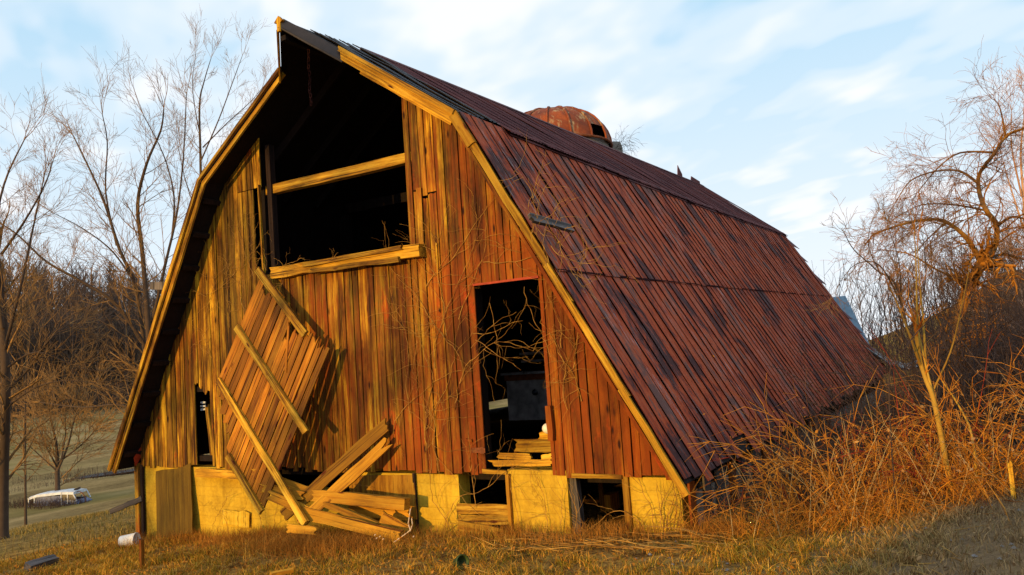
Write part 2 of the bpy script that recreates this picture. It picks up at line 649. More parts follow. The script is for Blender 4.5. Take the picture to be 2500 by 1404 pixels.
M = {}
M['siding'] = wood('barn siding', (.036, .009, .001), (.262, .112, .004), (.60, .36, .022), (.150, .084, .014), red=.85, redcol=(.215, .042, .002), where=True, con=.82)
M['trim'] = wood('pale trim wood', (.10, .034, .003), (.44, .225, .012), (.68, .43, .045), (.48, .25, .014), red=.25, con=.8)
M['panelwood'] = wood('sheltered door wood', (.13, .034, .004), (.36, .135, .008), (.52, .24, .018), (.38, .14, .008), red=.45, redcol=(.30, .06, .004), con=1.25)
M['loose'] = wood('loose board wood', (.15, .052, .005), (.42, .20, .012), (.60, .34, .03), (.44, .21, .013), red=.25, redcol=(.32, .07, .005), con=1.2)
M['grey'] = wood('grey driftwood', (.030, .026, .026), (.085, .075, .072), (.16, .14, .135), (.08, .07, .07), knots=.6)
M['dark'] = wood('shade-dark inside wood', (.006, .003, .003), (.014, .007, .006), (.024, .013, .010), (.012, .006, .006), knots=.2)  # darkened so the shade inside the barn is in the colour
M['ply'] = wood('weathered plywood', (.075, .036, .004), (.20, .115, .009), (.36, .23, .02), (.20, .115, .01), knots=.2, con=1.9)
M['palely'] = wood('pale plywood', (.30, .17, .015), (.50, .33, .02), (.62, .44, .05), (.50, .33, .025), knots=.2, con=1.6)
M['concrete'] = concrete('cast concrete', (.34, .205, .015), (.60, .41, .033))
M['stave'] = concrete('silo concrete', (.14, .13, .12), (.24, .22, .19))
M['roof'] = roof_metal('red painted roof metal')
M['roof2'] = roof_metal('dull upper roof metal', True)
M['black'] = plain('blackened sheet', (.022, .020, .026), .45, .4, 4, spec=.4)
M['lap'] = plain('dark rust and lap shade', (.030, .013, .014), .95, .5, 9, spec=0.0)  # dark tone of the lap's painted shadow line, shared with the chain
M['dome'] = rust_dome('rusted dome')
M['rust'] = plain('rusty iron', (.16, .05, .018), .8, .5, 14)
M['redtin'] = plain('red tin', (.30, .035, .012), .6, .3, 9)
M['bluetin'] = plain('pale blue tin', (.16, .25, .34), .6, .25, 5)
M['white'] = plain('white paint', (.56, .61, .67), .65, .22, 3)
M['plastic'] = plain('white plastic', (.82, .80, .76), .4, .06, 8)
M['enamel'] = plain('white enamel', (.26, .26, .29), .45, .5, 7)
M['bud'] = plain('cream buds', (.55, .45, .36), .8, .2, 9)
M['darkmetal'] = plain('dark window', (.02, .028, .05), .3, .3, 5, spec=.5)
M['bluevan'] = plain('faded blue paint', (.10, .13, .24), .5, .3, 4)
M['green'] = plain('green plastic', (.045, .075, .020), .5, .3, 6)
M['rubble'] = plain('brown rubble', (.16, .06, .02), .95, .5, 6)
M['stone'] = plain('grey stone', (.20, .18, .17), .95, .35, 5)
M['bark'] = bark('grey brown bark', (.035, .022, .016), (.085, .058, .040))
M['twig'] = bark('brown twigs', (.12, .066, .026), (.36, .21, .075))
M['twigpink'] = bark('pale pink twigs', (.28, .15, .09), (.55, .34, .22))
M['apple'] = bark('lichened bark', (.060, .032, .020), (.17, .095, .045), (.44, .21, .025))
M['appletwig'] = bark('orange apple twigs', (.09, .038, .012), (.48, .21, .030))
M['yellowstem'] = bark('yellow stems', (.26, .14, .02), (.50, .33, .06))
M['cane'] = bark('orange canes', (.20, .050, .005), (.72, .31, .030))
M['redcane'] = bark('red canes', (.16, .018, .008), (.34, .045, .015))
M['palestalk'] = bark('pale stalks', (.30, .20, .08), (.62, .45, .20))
M['greycane'] = bark('grey canes', (.028, .018, .016), (.085, .056, .048))  # kept dark so the scrub's shade is in the colour
M['vine'] = bark('dry vine', (.15, .060, .012), (.52, .30, .07))
M['forest'] = bark('far bare trees', (.050, .034, .030), (.15, .10, .070))
M['water'] = plain('dark creek water', (.015, .014, .014), .25, .3, 2, spec=.3)
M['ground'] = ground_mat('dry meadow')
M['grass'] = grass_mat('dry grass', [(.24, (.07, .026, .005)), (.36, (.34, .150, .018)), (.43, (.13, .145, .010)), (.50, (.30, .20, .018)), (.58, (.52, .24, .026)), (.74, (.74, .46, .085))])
M['meadow'] = grass_mat('meadow grass', [(.2, (.10, .075, .022)), (.40, (.20, .145, .045)), (.52, (.14, .125, .030)), (.66, (.28, .20, .065)), (.85, (.40, .30, .11))])
M['straw'] = grass_mat('matted straw', [(.1, (.13, .050, .012)), (.5, (.34, .14, .02)), (.9, (.58, .30, .06))])

# ------------------------------------------------------------------ terrain
TX = [(-600, 52), (-420, 42), (-306, 30), (-236, 12), (-200, -1.0), (-186, -4.7), (-156, -5.2), (-86, -7.0), (-72, -7.25), (-66, -7.3), (-50, -6.6), (-36, -5.0), (-16, -1.9), (-9, -1.12), (-5.8, -.80), (-1.5, -.43), (3, -.18), (5.5, 0.0), (7.7, .22), (9.3, .52), (12, .85), (20, 1.4), (60, 2.5), (400, 8)]
_tx = np.array([p[0] for p in TX], float)
_tz = np.array([p[1] for p in TX], float)


def sm(a, b, x):
    t = max(0.0, min(1.0, (x - a) / (b - a)))
    return t * t * (3 - 2 * t)


def H(x, y):
    z = 0.0
    for k, w in ((-1, .25), (0, .5), (1, .25)):
        z += w * float(np.interp(x + k * (.6 + .03 * abs(x)), _tx, _tz))
    far = sm(8, 60, abs(x))
    z += (.035 + .35 * far) * noise.noise((x * (.35 - .28 * far), y * (.35 - .28 * far), 1.7)) + .018 * noise.noise((x * 1.3, y * 1.3, 5.1))
    # the bank the photographer stands on, plus an unseen berm added for shade
    z += sm(-6, -11, y) * (.30 * sm(2, 10, x))
    z += sm(-12, -21, y) * sm(1.5, 7.0, x) * (2.9 + .8 * noise.noise((x * .45, y * .2, 3.3)) + .5 * noise.noise((x * 1.7, y * .4, 7.1)))
    # creek line in the meadow
    z -= .7 * math.exp(-((x + 72 + 3 * math.sin(y * .06)) / 2.2) ** 2)
    if y > 30 and x > -20:
        z += .06 * (y - 30) * sm(-20, 10, x)
    return z


def graded(lo, hi, a, b, step, grow=1.13, cap=18):
    v = list(np.arange(a, b, step))
    s, x = step, v[-1]
    while x < hi:
        s = min(s * grow, cap)
        x += s
        v.append(x)
    s, x = step, v[0]
    pre = []
    while x > lo:
        s = min(s * grow, cap)
        x -= s
        pre.append(x)
    return pre[::-1] + v


def build_ground():
    xs = graded(-560, 380, -12, 14, .3)
    ys = graded(-120, 520, -11, 5, .3)
    V = np.array([(x, y, H(x, y)) for y in ys for x in xs])
    nx, ny = len(xs), len(ys)
    i, j = np.meshgrid(np.arange(nx - 1), np.arange(ny - 1))
    a = (j * nx + i).ravel()
    F = np.stack([a, a + 1, a + nx + 1, a + nx], 1)
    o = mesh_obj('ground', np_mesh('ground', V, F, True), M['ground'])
    tag(o, kind='structure')


build_ground()



def build_creek():
    m = MB()
    ys = [10 + 2.5 * k for k in range(40)]
    for a, b in zip(ys[:-1], ys[1:]):
        q = []
        for y, sgn in ((a, -1), (a, 1), (b, 1), (b, -1)):
            x = -72 - 3 * math.sin(y * .06)
            q.append((x + sgn * (1.3 + .4 * math.sin(y * .8)), y, H(x, y) + .50))
        m.add(q, [(0, 1, 2, 3)])
    o = m.build('creek', M['water'], origin=(-72, 50, -8))
    tag(o, kind='structure')


build_creek()

# ------------------------------------------------------------------ the barn
HALF = 5.58           # half width of the gable wall
OH = .47              # roof overhang in front of the wall
LEN = 19.6


def eave(y, s=1):
    return Vector((s * 5.87, y, .70 + .015 * max(y, 0)))


def kink(y, s=1):
    return Vector((s * 2.87, y, 5.97 + .004 * max(y, 0) - .05 * math.sin(max(0, min(1, y / LEN)) * math.pi)))


def ridge(y):
    return Vector((0, y, 8.00 + .016 * max(y, -1)))


def roof_z(x):
    """underside of the roof at the gable wall"""
    x = abs(x)
    if x < 2.87:
        return 8.0 + (5.97 - 8.0) * x / 2.87 - .10
    return 5.97 + (.70 - 5.97) * (x - 2.87) / 3.0 - .17


barn = empty('barn', (0, 8, -.2), 'large old wooden barn with a rusty red gambrel roof and open loft', 'barn')

# --- roof decks (boards under the metal)
roof = MB()


def slab(mb, P, Q, y0, y1, th, n=6):
    """roof slab between lines P(y) and Q(y)"""
    for k in range(n):
        a, b = y0 + (y1 - y0) * k / n, y0 + (y1 - y0) * (k + 1) / n
        c = [P(a), Q(a), Q(b), P(b)]
        nr = (c[1] - c[0]).cross(c[3] - c[0]).normalized()
        if nr.z < 0:
            nr = -nr
        lo = [p - nr * th for p in c]
        mb.add(c + lo, [(0, 1, 2, 3), (7, 6, 5, 4), (0, 4, 5, 1), (1, 5, 6, 2), (2, 6, 7, 3), (3, 7, 4, 0)])


for s in (-1, 1):
    slab(roof, lambda y: ridge(y), lambda y: kink(y, s), -OH, LEN, .07)
    slab(roof, lambda y: kink(y, s), lambda y: eave(y, s), -OH, LEN, .07)
# hay hood: the ridge runs out to a point ahead of the gable
TIP = Vector((0, -1.12, 7.985))
for s in (-1, 1):
    A = ridge(-OH + .002)
    B = ridge(-OH + .002).lerp(kink(-OH + .002, s), .245)
    roof.extrude([A, TIP, B] if s > 0 else [A, B, TIP], (0, 0, -.07))
roof = roof.build('roof', M['dark'], barn, origin=(0, 9, 6))

# --- metal strips on the visible slope
random.seed(5)


def strip(P, Q, y0, y1, mat, name, nt_=5, ribs=(0.0,), rh=.017, lift=.012, e0=0.0, e1=0.0, sag=.009):
    org = P(y0)
    w = y1 - y0
    sec = [(0.0, rh), (.012, rh), (.032, 0.0)]
    for r in ribs[1:]:
        sec += [(r - .018, 0), (r - .006, rh * .8), (r + .006, rh * .8), (r + .018, 0)]
    sec.append((w + .004, 0.001))
    nr = (Q(y0) - P(y0)).cross(Vector((0, 1, 0))).normalized()
    if nr.x * (Q(y0).x) < 0:
        nr = -nr
    vs = []
    for i in range(nt_ + 1):
        t = i / nt_
        t2 = t
        wob = R_(-sag, sag) if 0 < i < nt_ else 0
        for (yy, h) in sec:
            y = y0 + yy
            p = P(y).lerp(Q(y), t2)
            d = (Q(y) - P(y)).normalized()
            if i == 0:
                p = p - d * e0
            if i == nt_:
                p = p + d * e1
            vs.append(p + nr * (lift + h + wob) - org)
    c = len(sec)
    fs = [(i * c + k, i * c + k + 1, (i + 1) * c + k + 1, (i + 1) * c + k) for i in range(nt_) for k in range(c - 1)]
    me = bpy.data.meshes.new(name)
    me.from_pydata(vs, [], fs)
    me.update()
    return mesh_obj(name, me, mat, Matrix.Translation(org), roof)


def seamline(y):
    return kink(y).lerp(eave(y), .468)


W = .3005
JIT = random.Random(77)
y = -OH - .04
i = 0
while y < LEN:
    a0 = y
    strip(kink, seamline, a0, a0 + W, M['roof'], 'metal_panel', ribs=(0,), lift=.030 + R_(0, .010), e1=.03 + R_(0, .02), e0=.0)
    drop = R_(-.06, .10)
    if 1.6 < y < 2.2:
        drop = -.25
    strip(seamline, eave, a0, a0 + W, M['roof'], 'metal_panel', ribs=(0,), lift=.016 + R_(0, .008), e1=drop, sag=.006)
    y += W
    W = JIT.uniform(.268, .334)
    i += 1
y = -OH + 1.2
while y < LEN + .2:
    strip(ridge, kink, y, y + .6, M['roof2'], 'corrugated_panel', nt_=4, ribs=(0, .1, .2, .3, .4, .5), rh=.016, lift=.03 + R_(0, .008), e0=-.02, e1=.12 + R_(-.02, .05), sag=.01)
    y += .6
# the front of the upper slope has lost its tin: loose black sheets remain
for k in range(4):
    y0 = -OH - .03 + k * .33
    o = strip(ridge, kink, y0, y0 + .36, M['black'], 'black_sheet', nt_=5, ribs=(0, .12, .24), rh=.02, lift=.012 + .012 * k, e0=-.02, e1=-.05 * k + R_(-.1, .05), sag=.02)
# capping along the break of the roof and along the ridge
for k in range(10):
    a, b = .8 + k * 1.9, .8 + (k + 1) * 1.9 + .05
    m = MB()
    n1 = Vector((.87, 0, .5))
    m.add([kink(a) + n1 * .05 + Vector((-.06, 0, .06)), kink(a) + n1 * .055 + Vector((.075, 0, -.13)), kink(b) + n1 * .055 + Vector((.075, 0, -.13)), kink(b) + n1 * .05 + Vector((-.06, 0, .06))], [(0, 1, 2, 3)])
    m.build('break_flashing', M['roof2'], roof, origin=kink(a))
    m = MB()
    m.extrude([ridge(a) + Vector((.16, 0, -.05)), ridge(a) + Vector((0, 0, .075)), ridge(a) + Vector((-.16, 0, -.05)), ridge(a) + Vector((0, 0, .05))], ridge(b) - ridge(a))
    m.build('ridge_cap', M['roof2'], roof, origin=ridge(a))
# dark strip painting in the overlap shadow where the two courses meet
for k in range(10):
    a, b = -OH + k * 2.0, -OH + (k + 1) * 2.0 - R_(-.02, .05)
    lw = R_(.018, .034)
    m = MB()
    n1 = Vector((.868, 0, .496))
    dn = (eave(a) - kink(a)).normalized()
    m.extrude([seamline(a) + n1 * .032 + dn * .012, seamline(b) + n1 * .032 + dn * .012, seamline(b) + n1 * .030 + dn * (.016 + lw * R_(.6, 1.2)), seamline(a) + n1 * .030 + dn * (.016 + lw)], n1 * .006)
    m.build('lap_shade', M['lap'], roof, origin=seamline(a))
# torn tin hanging off the far end
for t, dy, sz in ((.02, .9, .28), (.14, .55, .24), (.28, .75, .34), (.55, .55, .30), (.66, .5, .26), (.80, .45, .2)):
    p = kink(LEN).lerp(eave(LEN), t)
    q = kink(LEN).lerp(eave(LEN), t + sz * .28)
    m = MB()
    m.extrude([p + Vector((0, -.2, .03)), q + Vector((.05, dy, -.02)), q + Vector((.02, -.2, .03))], (.012, 0, .006))
    m.build('torn_tin', M['roof2'], roof, origin=p)
# left slope, seen only along its edge: one course of tin each
for P_, Q_ in ((ridge, lambda y: kink(y, -1)), (lambda y: kink(y, -1), lambda y: eave(y, -1))):
    m = MB()
    for k in range(14):
        a, b = -OH - .03 + k * 1.43, -OH - .03 + (k + 1) * 1.43
        n = Vector((-.82, 0, .57))
        m.add([P_(a) + n * .02, P_(b) + n * .02, Q_(b) + n * .02, Q_(a) + n * .02], [(0, 1, 2, 3)])
    m.build('tin_sheet', M['roof2'], roof, origin=P_(0))

# --- rake trim along the roof edge
YF = -OH - .02


def edge(a, b, off, w, th, mat, name, yy=None, **kw):
    """board along the roof edge; off = distance below the roof line"""
    a, b = Vector(a), Vector(b)
    d = (b - a).normalized()
    n = Vector((0, 1, 0)).cross(d)
    if n.z > 0:
        n = -n
    yy = YF if yy is None else yy
    a2, b2 = a + n * off, b + n * off
    a2.y = b2.y = yy
    return board(name, a2, b2, w, th, mat, barn, face=(0, -1, 0), **kw)


def kx(t, s):
    return ridge(-OH).lerp(kink(-OH, s), t)


edge(kx(.24, -1), kink(-OH, -1), .03, .06, .045, M['trim'], 'rake_board', YF - .05, nseg=6)
edge(kx(.24, -1), kink(-OH, -1), .125, .075, .04, M['trim'], 'rake_board', YF, nseg=6)
edge(kink(-OH, -1), eave(-OH, -1), .03, .075, .045, M['siding'], 'rake_board', YF - .05, nseg=8)
edge(kink(-OH, -1), eave(-OH, -1), .125, .09, .04, M['siding'], 'rake_board', YF, nseg=8)
edge(kx(.245, 1), kink(-OH, 1), .015, .07, .05, M['trim'], 'rake_board', YF - .06, nseg=6, rag0=.05)
edge(kx(.245, 1), kink(-OH, 1), .105, .11, .045, M['trim'], 'rake_board', YF, nseg=6, rag0=.05)
edge(kx(.40, 1), kx(.99, 1), .185, .05, .03, M['trim'], 'frieze_board', YF + .05, nseg=6)
K1, E1 = kink(-OH, 1), eave(-OH, 1)
edge(K1, K1.lerp(E1, .10), .05, .15, .05, M['trim'], 'rake_board', YF - .03, nseg=3, rag1=.03)
edge(K1.lerp(E1, .07), K1.lerp(E1, .56), .04, .12, .045, M['trim'], 'rake_board', YF, nseg=10, warp=.012, rag1=.2, taper=.8)
edge(K1.lerp(E1, .45), K1.lerp(E1, .80), .04, .085, .05, M['trim'], 'rake_board', YF - .02, nseg=6, warp=.006, rag1=.05)
edge(K1.lerp(E1, .77), K1.lerp(E1, 1.02), .045, .085, .05, M['trim'], 'rake_board', YF - .035, nseg=5, warp=.006, rag0=.05)
edge(K1.lerp(E1, .05), K1.lerp(E1, .97), .17, .05, .03, M['siding'], 'frieze_board', YF + .07, nseg=8)
# hood fascias in blackened sheet, with a pale end block at the tip
for s in (-1, 1):
    b = kx(.25, s)
    b.y = -OH - .01
    a = TIP + Vector((s * .03, 0, -.085))
    bb = b + Vector((0, 0, -.12))
    board('hood_fascia', a, bb, .17, .02, M['black'], barn, face=(s * .7, -.7, 0), nseg=4, warp=.004)
    board('hood_edge', TIP + Vector((s * .05, -.012, -.185)), b + Vector((0, -.02, -.22)), .03, .025, M['grey'] if s > 0 else M['siding'], barn, face=(s * .7, -.7, 0), nseg=3)
m = MB()
m.extrude([TIP + Vector(p) for p in ((-.10, -.03, -.06), (0, -.03, .035), (.10, -.03, -.06), (.04, -.03, -.08), (.035, -.03, -.22), (-.035, -.03, -.22), (-.04, -.03, -.08))], (0, .05, 0))
m.build('hood_tip', M['siding'], barn, origin=TIP)
# the rail and a hanging chain under the hood
board('hay_rail', TIP + Vector((0, .06, -.30)), ridge(6) + Vector((0, 0, -.45)), .10, .08, M['dark'], barn, face=(0, 0, 1))
ch = MB()
cz = 7.62
for k in range(16):
    c = Vector((.10 + .012 * math.sin(k), -.62, cz - k * .062))
    ring = [c + Vector((.022 * math.cos(t) if k % 2 else 0, .022 * math.cos(t) if not k % 2 else 0, .042 * math.sin(t))) for t in np.linspace(0, 2 * math.pi, 9)]
    ch.tube(ring, .007, 4, False)
ch = ch.build('hay_chain', M['lap'], None, origin=(.1, -.62, 7.6))
tag(ch, 'rusty chain hanging under the barn peak', 'chain')
# lookout blocks under the left overhang
for t in np.linspace(.06, .94, 9):
    p = kink(-.22, -1).lerp(eave(-.22, -1), t) + Vector((.10, 0, -.055))
    m = MB()
    m.bar(p + Vector((0, -.18, 0)), p + Vector((0, .20, 0)), .09, .07, (.5, 0, .86))
    m.build('lookout', M['dark'], barn, origin=p)

# --- front wall
wallframe = MB()
for z in (.80, 2.1, 3.3):
    wallframe.box((-5.45 + z * .55, .03, z), (-.2, .13, z + .10))
wallframe.box((-2.75, .03, 4.02), (2.6, .13, 4.16))
for x in (-1.98, 1.62):
    wallframe.box((x - .07, .13, .74), (x + .07, .27, roof_z(x) - .12))
for x in (2.58, 3.90):
    wallframe.box((x - .07, .06, .74), (x + .07, .20, 3.6))
wallframe.box((2.5, .06, 3.5), (4.0, .18, 3.62))
wallframe.box((-1.7, .28, .75), (2.56, .31, 3.88))  # inner lining added to stop sunlight leaking through the board gaps
wallframe.box((3.84, .06, .80), (5.2, .14, .92))
front = wallframe.build('front_wall', M['dark'], barn, origin=(0, .1, .7))

random.seed(21)


def siding(xc, w, z0, z1, **kw):
    yo = R_(-.014, .006)
    lean = R_(-.006, .006)
    return board('board', (xc + lean, -.018 + yo, z0), (xc - lean, -.018 + R_(-.014, .006), z1), w, .024, M['siding'], front, nseg=5, warp=.003, bow=R_(-.006, .006), **kw)


xs = [-HALF]
while xs[-1] < HALF - .08:
    xs.append(min(HALF, xs[-1] + R_(.11, .18)))


def snap(val):
    i = min(range(len(xs)), key=lambda k: abs(xs[k] - val))
    xs[i] = val


for v in (-1.81, 1.50, 2.68, 3.77, -3.86, -3.40, -2.02, -2.44):
    snap(v)
for a, b in zip(xs[:-1], xs[1:]):
    c, w = (a + b) / 2, b - a - R_(.008, .022)
    top = max(roof_z(a), roof_z(b)) - .004
    ct = (top - roof_z(a), top - roof_z(b))
    bot = .70 + .045 * math.sin(c * 3) * .3 + R_(-.045, .03)
    if -1.81 <= a and b <= 1.501:
        siding(c, w, bot, 4.10 + R_(-.03, .02))
    elif 2.679 <= a and b <= 3.771:
        siding(c, w, 3.49 + R_(-.006, .006), top, cut=ct)
    elif -3.861 <= a and b <= -3.399:          # hole low in the wall
        siding(c, w, 2.12 + R_(-.10, .15), top, rag0=.12, cut=ct)
    elif -2.021 <= a and b <= -1.809:          # slot beside the loft opening
        siding(c, w, bot, 4.25 + R_(-.1, .1), rag1=.10)
        siding(c, w, 5.72, top, cut=ct)
    elif -2.441 <= a and b <= -2.019:
        siding(c, w, bot, 5.70)
        siding(c, w, 5.716, top, cut=ct)
    elif 1.6 < c < 2.05:
        zc = 4.95 + R_(-.12, .12)
        siding(c, w - R_(0, .01), bot, zc, rag1=.03)
        siding(c, w, zc + R_(.01, .03), top, cut=ct)
    else:
        siding(c, w, bot, top, cut=ct)
# slim jamb strips of the loft opening, door trim
board('jamb', (-1.80, -.055, 4.15), (-1.835, -.055, 5.75), .035, .05, M['siding'], front)
board('jamb', (-1.70, .14, 4.12), (-1.74, .14, 6.50), .10, .12, M['dark'], front)
board('door_head', (2.66, -.02, 3.475), (3.79, -.02, 3.475), .035, .06, M['redtin'], front)
board('latch', (3.835, -.085, 1.18), (3.83, -.085, 1.66), .085, .06, M['siding'], front, warp=.006)
m = MB()
m.box((2.46, -.062, 1.00), (2.70, -.05, 1.075))
m.box((2.62, -.066, .99), (2.68, -.062, 1.085))
m.build('hinge', M['rust'], front, origin=(2.6, -.06, 1.0))
# hanging split boards
for px, py0, py1, w in ((1022, 455, 600, .10), (1065, 590, 765, .03), (1145, 1070, 1080, .1)):
    a, b = onY(px, py0, -.06), onY(px + (py1 - py0) * .05, py1, -.055)
    board('split_board', b, a, w, .02, M['siding'], front, rag0=.04, rag1=.04)

# --- beams of the loft opening
board('loft_beam', (-1.86, .19, 5.675), (1.66, .19, 5.675), .165, .14, M['trim'], barn, nseg=8, warp=.006)
sb = [onY(662, 668, -.10), onY(1000, 617, -.10)]
board('sill_beam', sb[0], sb[1] + Vector((.26, 0, 0)), .19, .16, M['trim'], barn, nseg=8, warp=.02, rag0=.08, rag1=.02)
board('beam_splinter', onY(715, 652, -.2), onY(985, 603, -.2), .075, .05, M['trim'], barn, nseg=6, warp=.015, rag0=.3, rag1=.06)
board('beam_splinter', onY(745, 664, -.22), onY(975, 633, -.22), .07, .05, M['trim'], barn, nseg=6, warp=.012, rag0=.25, rag1=.02)

# --- foundation
fnd = empty('foundation', (0, 0, 0), parent=barn)


def wallpiece(x0, x1, z0, z1, y0=.012, y1=.30, name='foundation_wall', mat=None):
    m = MB()
    m.box((x0, y0, z0), (x1, y1, z1))
    return m.build(name, mat or M['concrete'], fnd, origin=((x0 + x1) / 2, y0, z0))


wallpiece(-5.55, -2.0, -1.4, .69)
wallpiece(-2.0, -.55, -1.4, .35)
wallpiece(-.55, .02, -1.4, .15)
wallpiece(.02, 2.14, -1.4, .665)
wallpiece(2.14, 3.04, -1.4, -.17)
wallpiece(3.04, 4.00, -1.4, .76, y0=-.02)
wallpiece(4.00, 4.86, -1.4, -.16)
wallpiece(4.86, 5.62, -1.4, .69)
# boards over the openings
board('lintel_board', (2.62, -.03, .735), (3.04, -.03, .715), .06, .05, M['trim'], fnd, face=(0, -1, 0))
board('lintel_board', (4.1, -.03, .70), (4.84, -.03, .695), .055, .06, M['trim'], fnd)
board('post', (4.08, .10, -.3), (4.03, .10, .72), .15, .12, M['grey'], fnd)
board('post', (4.88, .02, -.3), (4.87, .02, .70), .09, .10, M['loose'], fnd)
board('post', (3.06, -.02, -.3), (3.06, -.02, .70), .05, .12, M['loose'], fnd)
board('post', (1.335, -.02, -.25), (1.32, -.02, .68), .05, .03, M['dark'], fnd)
# corner post and side walls
board('corner_post', (-5.66, -.02, -1.2), (-5.66, -.02, .75), .12, .14, M['siding'], fnd)
board('corner_post', (-5.55, -.035, -1.2), (-5.55, -.035, .72), .07, .05, M['dark'], fnd)
for s in (-1, 1):
    m = MB()
    m.box((s * 5.60 - .1, .30, -1.4), (s * 5.60 + .1, LEN - .2, .45))
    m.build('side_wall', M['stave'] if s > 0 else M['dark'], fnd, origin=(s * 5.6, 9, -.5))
for k in range(16):
    yk = .1 + k * .62 + R_(-.1, .1)
    board('side_board', (5.72, yk, -.5), (5.72, yk + R_(-.02, .02), .62), R_(.2, .45), .03, M['grey'] if k % 3 else M['siding'], fnd, face=(1, 0, 0), rag0=.05)

# --- inside: floors, back wall, posts
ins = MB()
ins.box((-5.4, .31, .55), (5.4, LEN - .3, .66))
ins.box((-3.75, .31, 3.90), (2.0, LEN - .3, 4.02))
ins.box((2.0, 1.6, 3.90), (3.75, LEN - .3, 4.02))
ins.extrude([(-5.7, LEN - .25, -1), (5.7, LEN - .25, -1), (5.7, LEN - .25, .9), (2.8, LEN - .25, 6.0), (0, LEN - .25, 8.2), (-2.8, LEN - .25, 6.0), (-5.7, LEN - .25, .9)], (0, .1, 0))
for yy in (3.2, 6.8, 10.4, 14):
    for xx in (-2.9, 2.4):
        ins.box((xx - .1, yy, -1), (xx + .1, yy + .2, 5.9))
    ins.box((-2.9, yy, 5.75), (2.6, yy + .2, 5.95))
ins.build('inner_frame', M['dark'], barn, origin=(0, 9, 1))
# rafters seen in the peak
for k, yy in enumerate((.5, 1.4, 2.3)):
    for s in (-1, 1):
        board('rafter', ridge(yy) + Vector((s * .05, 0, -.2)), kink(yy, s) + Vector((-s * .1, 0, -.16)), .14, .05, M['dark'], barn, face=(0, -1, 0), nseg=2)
# sheltered rear lean-to: sagging tin behind the far end

# ------------------------------------------------------------------ fallen loft door leaning on the wall
random.seed(31)
DP0 = Vector((0, -.16, 4.2))
DN = Vector((0, 1, -.15)).normalized()       # plane normal pointing into the wall


def D(px, py, out=0.0):
    return onPlane(px, py, DP0 - DN * out, DN)


door = empty('fallen_door', D(640, 1240), 'broken plank loft door fallen askew against the barn wall', 'door')
NP = 14
for k in range(NP):
    e = []
    for f in (k / NP, (k + .5) / NP, (k + 1) / NP):
        tx, ty = 636 + 164 * f, 676 + 174 * f
        dx, dy = -105 - 50 * f, 258 + 142 * f
        L_ = 1 + .6 * f * (1 - f)
        e.append((tx, ty, tx + dx * L_, ty + dy * L_))
    top, bot = D(e[1][0], e[1][1]), D(e[1][2], e[1][3])
    v = (bot - top).normalized()
    wv = D(e[2][0], e[2][1]) - D(e[0][0], e[0][1])
    w = (wv - v * wv.dot(v)).length
    lean = 0.0
    if k >= 9:
        lean = (k - 9) * .016
    if k in (7, 8):
        top = top + v * (.34 if k == 7 else .12)
    side = Vector((1, 0, 0)) - v * v.x
    a = top + side * lean + v * R_(-.05, .07) - DN * R_(0, .012)
    b = bot - side * lean * .3 + v * R_(-.10, .05) - DN * R_(0, .012)
    board('plank', b, a, w - R_(.006, .020), .024, M['panelwood'], door, face=-DN, nseg=6, warp=.006, rag0=.08, rag1=.15, teeth=4)
# a split plank hanging loose
board('plank', D(697, 912, .02), D(706, 785, .02), .05, .02, M['panelwood'], door, face=-DN, rag0=.05, rag1=.1)
for (a, b), w, lab in ((((628, 657), (746, 818)), .125, None), (((577, 797), (748, 1057)), .115, None), (((533, 927), (747, 1280)), .115, None), (((556, 1112), (640, 1252)), .10, None)):
    board('batten', D(*a, out=.045), D(*b, out=.045), w, .055, M['trim'] if lab is None else M['grey'], door, face=-DN + Vector((.12, 0, 0)), nseg=6, warp=.005, rag1=.03, rag0=.02)

# ------------------------------------------------------------------ loose boards at the foot of the wall
random.seed(32)
Z3 = Vector((0, 0, 1))


def gz(p, dz):
    return Vector((p.x, p.y, H(p.x, p.y) + dz))


def loose(label, a, b, ya, yb, w, th, mat='loose', face=(0, -1, .1), name='loose_board', rag=(.03, .05), cat='board', group='boards fallen at the foot of the barn', **kw):
    o = board(name, onY(a[0], a[1], ya), onY(b[0], b[1], yb), w, th, M[mat], None, face=face, nseg=7, warp=.010, rag0=rag[0] * 1.5, rag1=rag[1] * 1.6, teeth=5, **kw)
    return tag(o, label, cat, group)


loose('upper of two long orange planks leaning in a cross beside the fallen door', (690, 1262), (950, 1032), -.70, -.14, .21, .035)
loose('lower of two long orange planks leaning in a cross, with a splintered top end', (728, 1282), (955, 1072), -.76, -.20, .19, .035, rag=(.03, .14))
loose('short splintered board stub under the fallen door, highest of three', (608, 1150), (770, 1205), -.70, -.50, .15, .03, rag=(.12, .05))
loose('short pale board stub under the fallen door, middle one of three', (630, 1190), (745, 1212), -.74, -.62, .13, .03, rag=(.10, .05))
loose('short pale notched board stub under the fallen door, lowest of three', (650, 1206), (760, 1252), -.775, -.66, .16, .03, rag=(.08, .05))
loose('squared timber lying almost level with a dark sawn end', (765, 1208), (994, 1230), -.55, -.40, .17, .15, name='squared_timber', cat='timber', rag=(.05, .0))
loose('orange board lying level just under the squared timber', (850, 1240), (1005, 1256), -.30, -.22, .19, .03)
loose('round pole sloping down from the crossed planks to the weeds', (790, 1228), (930, 1284), -.62, -.50, .09, .08, name='loose_pole', cat='pole')
loose('long wide plank sloping down into the dead weeds', (735, 1250), (985, 1312), -.72, -.62, .19, .035)
loose('short plank sloping down behind the budding branch', (930, 1262), (1000, 1300), -.50, -.42, .19, .03)
loose('small orange board half buried below the fallen door tip', (700, 1290), (775, 1297), -.95, -.92, .13, .03)
loose('thin curved splinter hanging under the crossed planks', (830, 1200), (868, 1163), -.45, -.30, .035, .02, rag=(.1, .02))
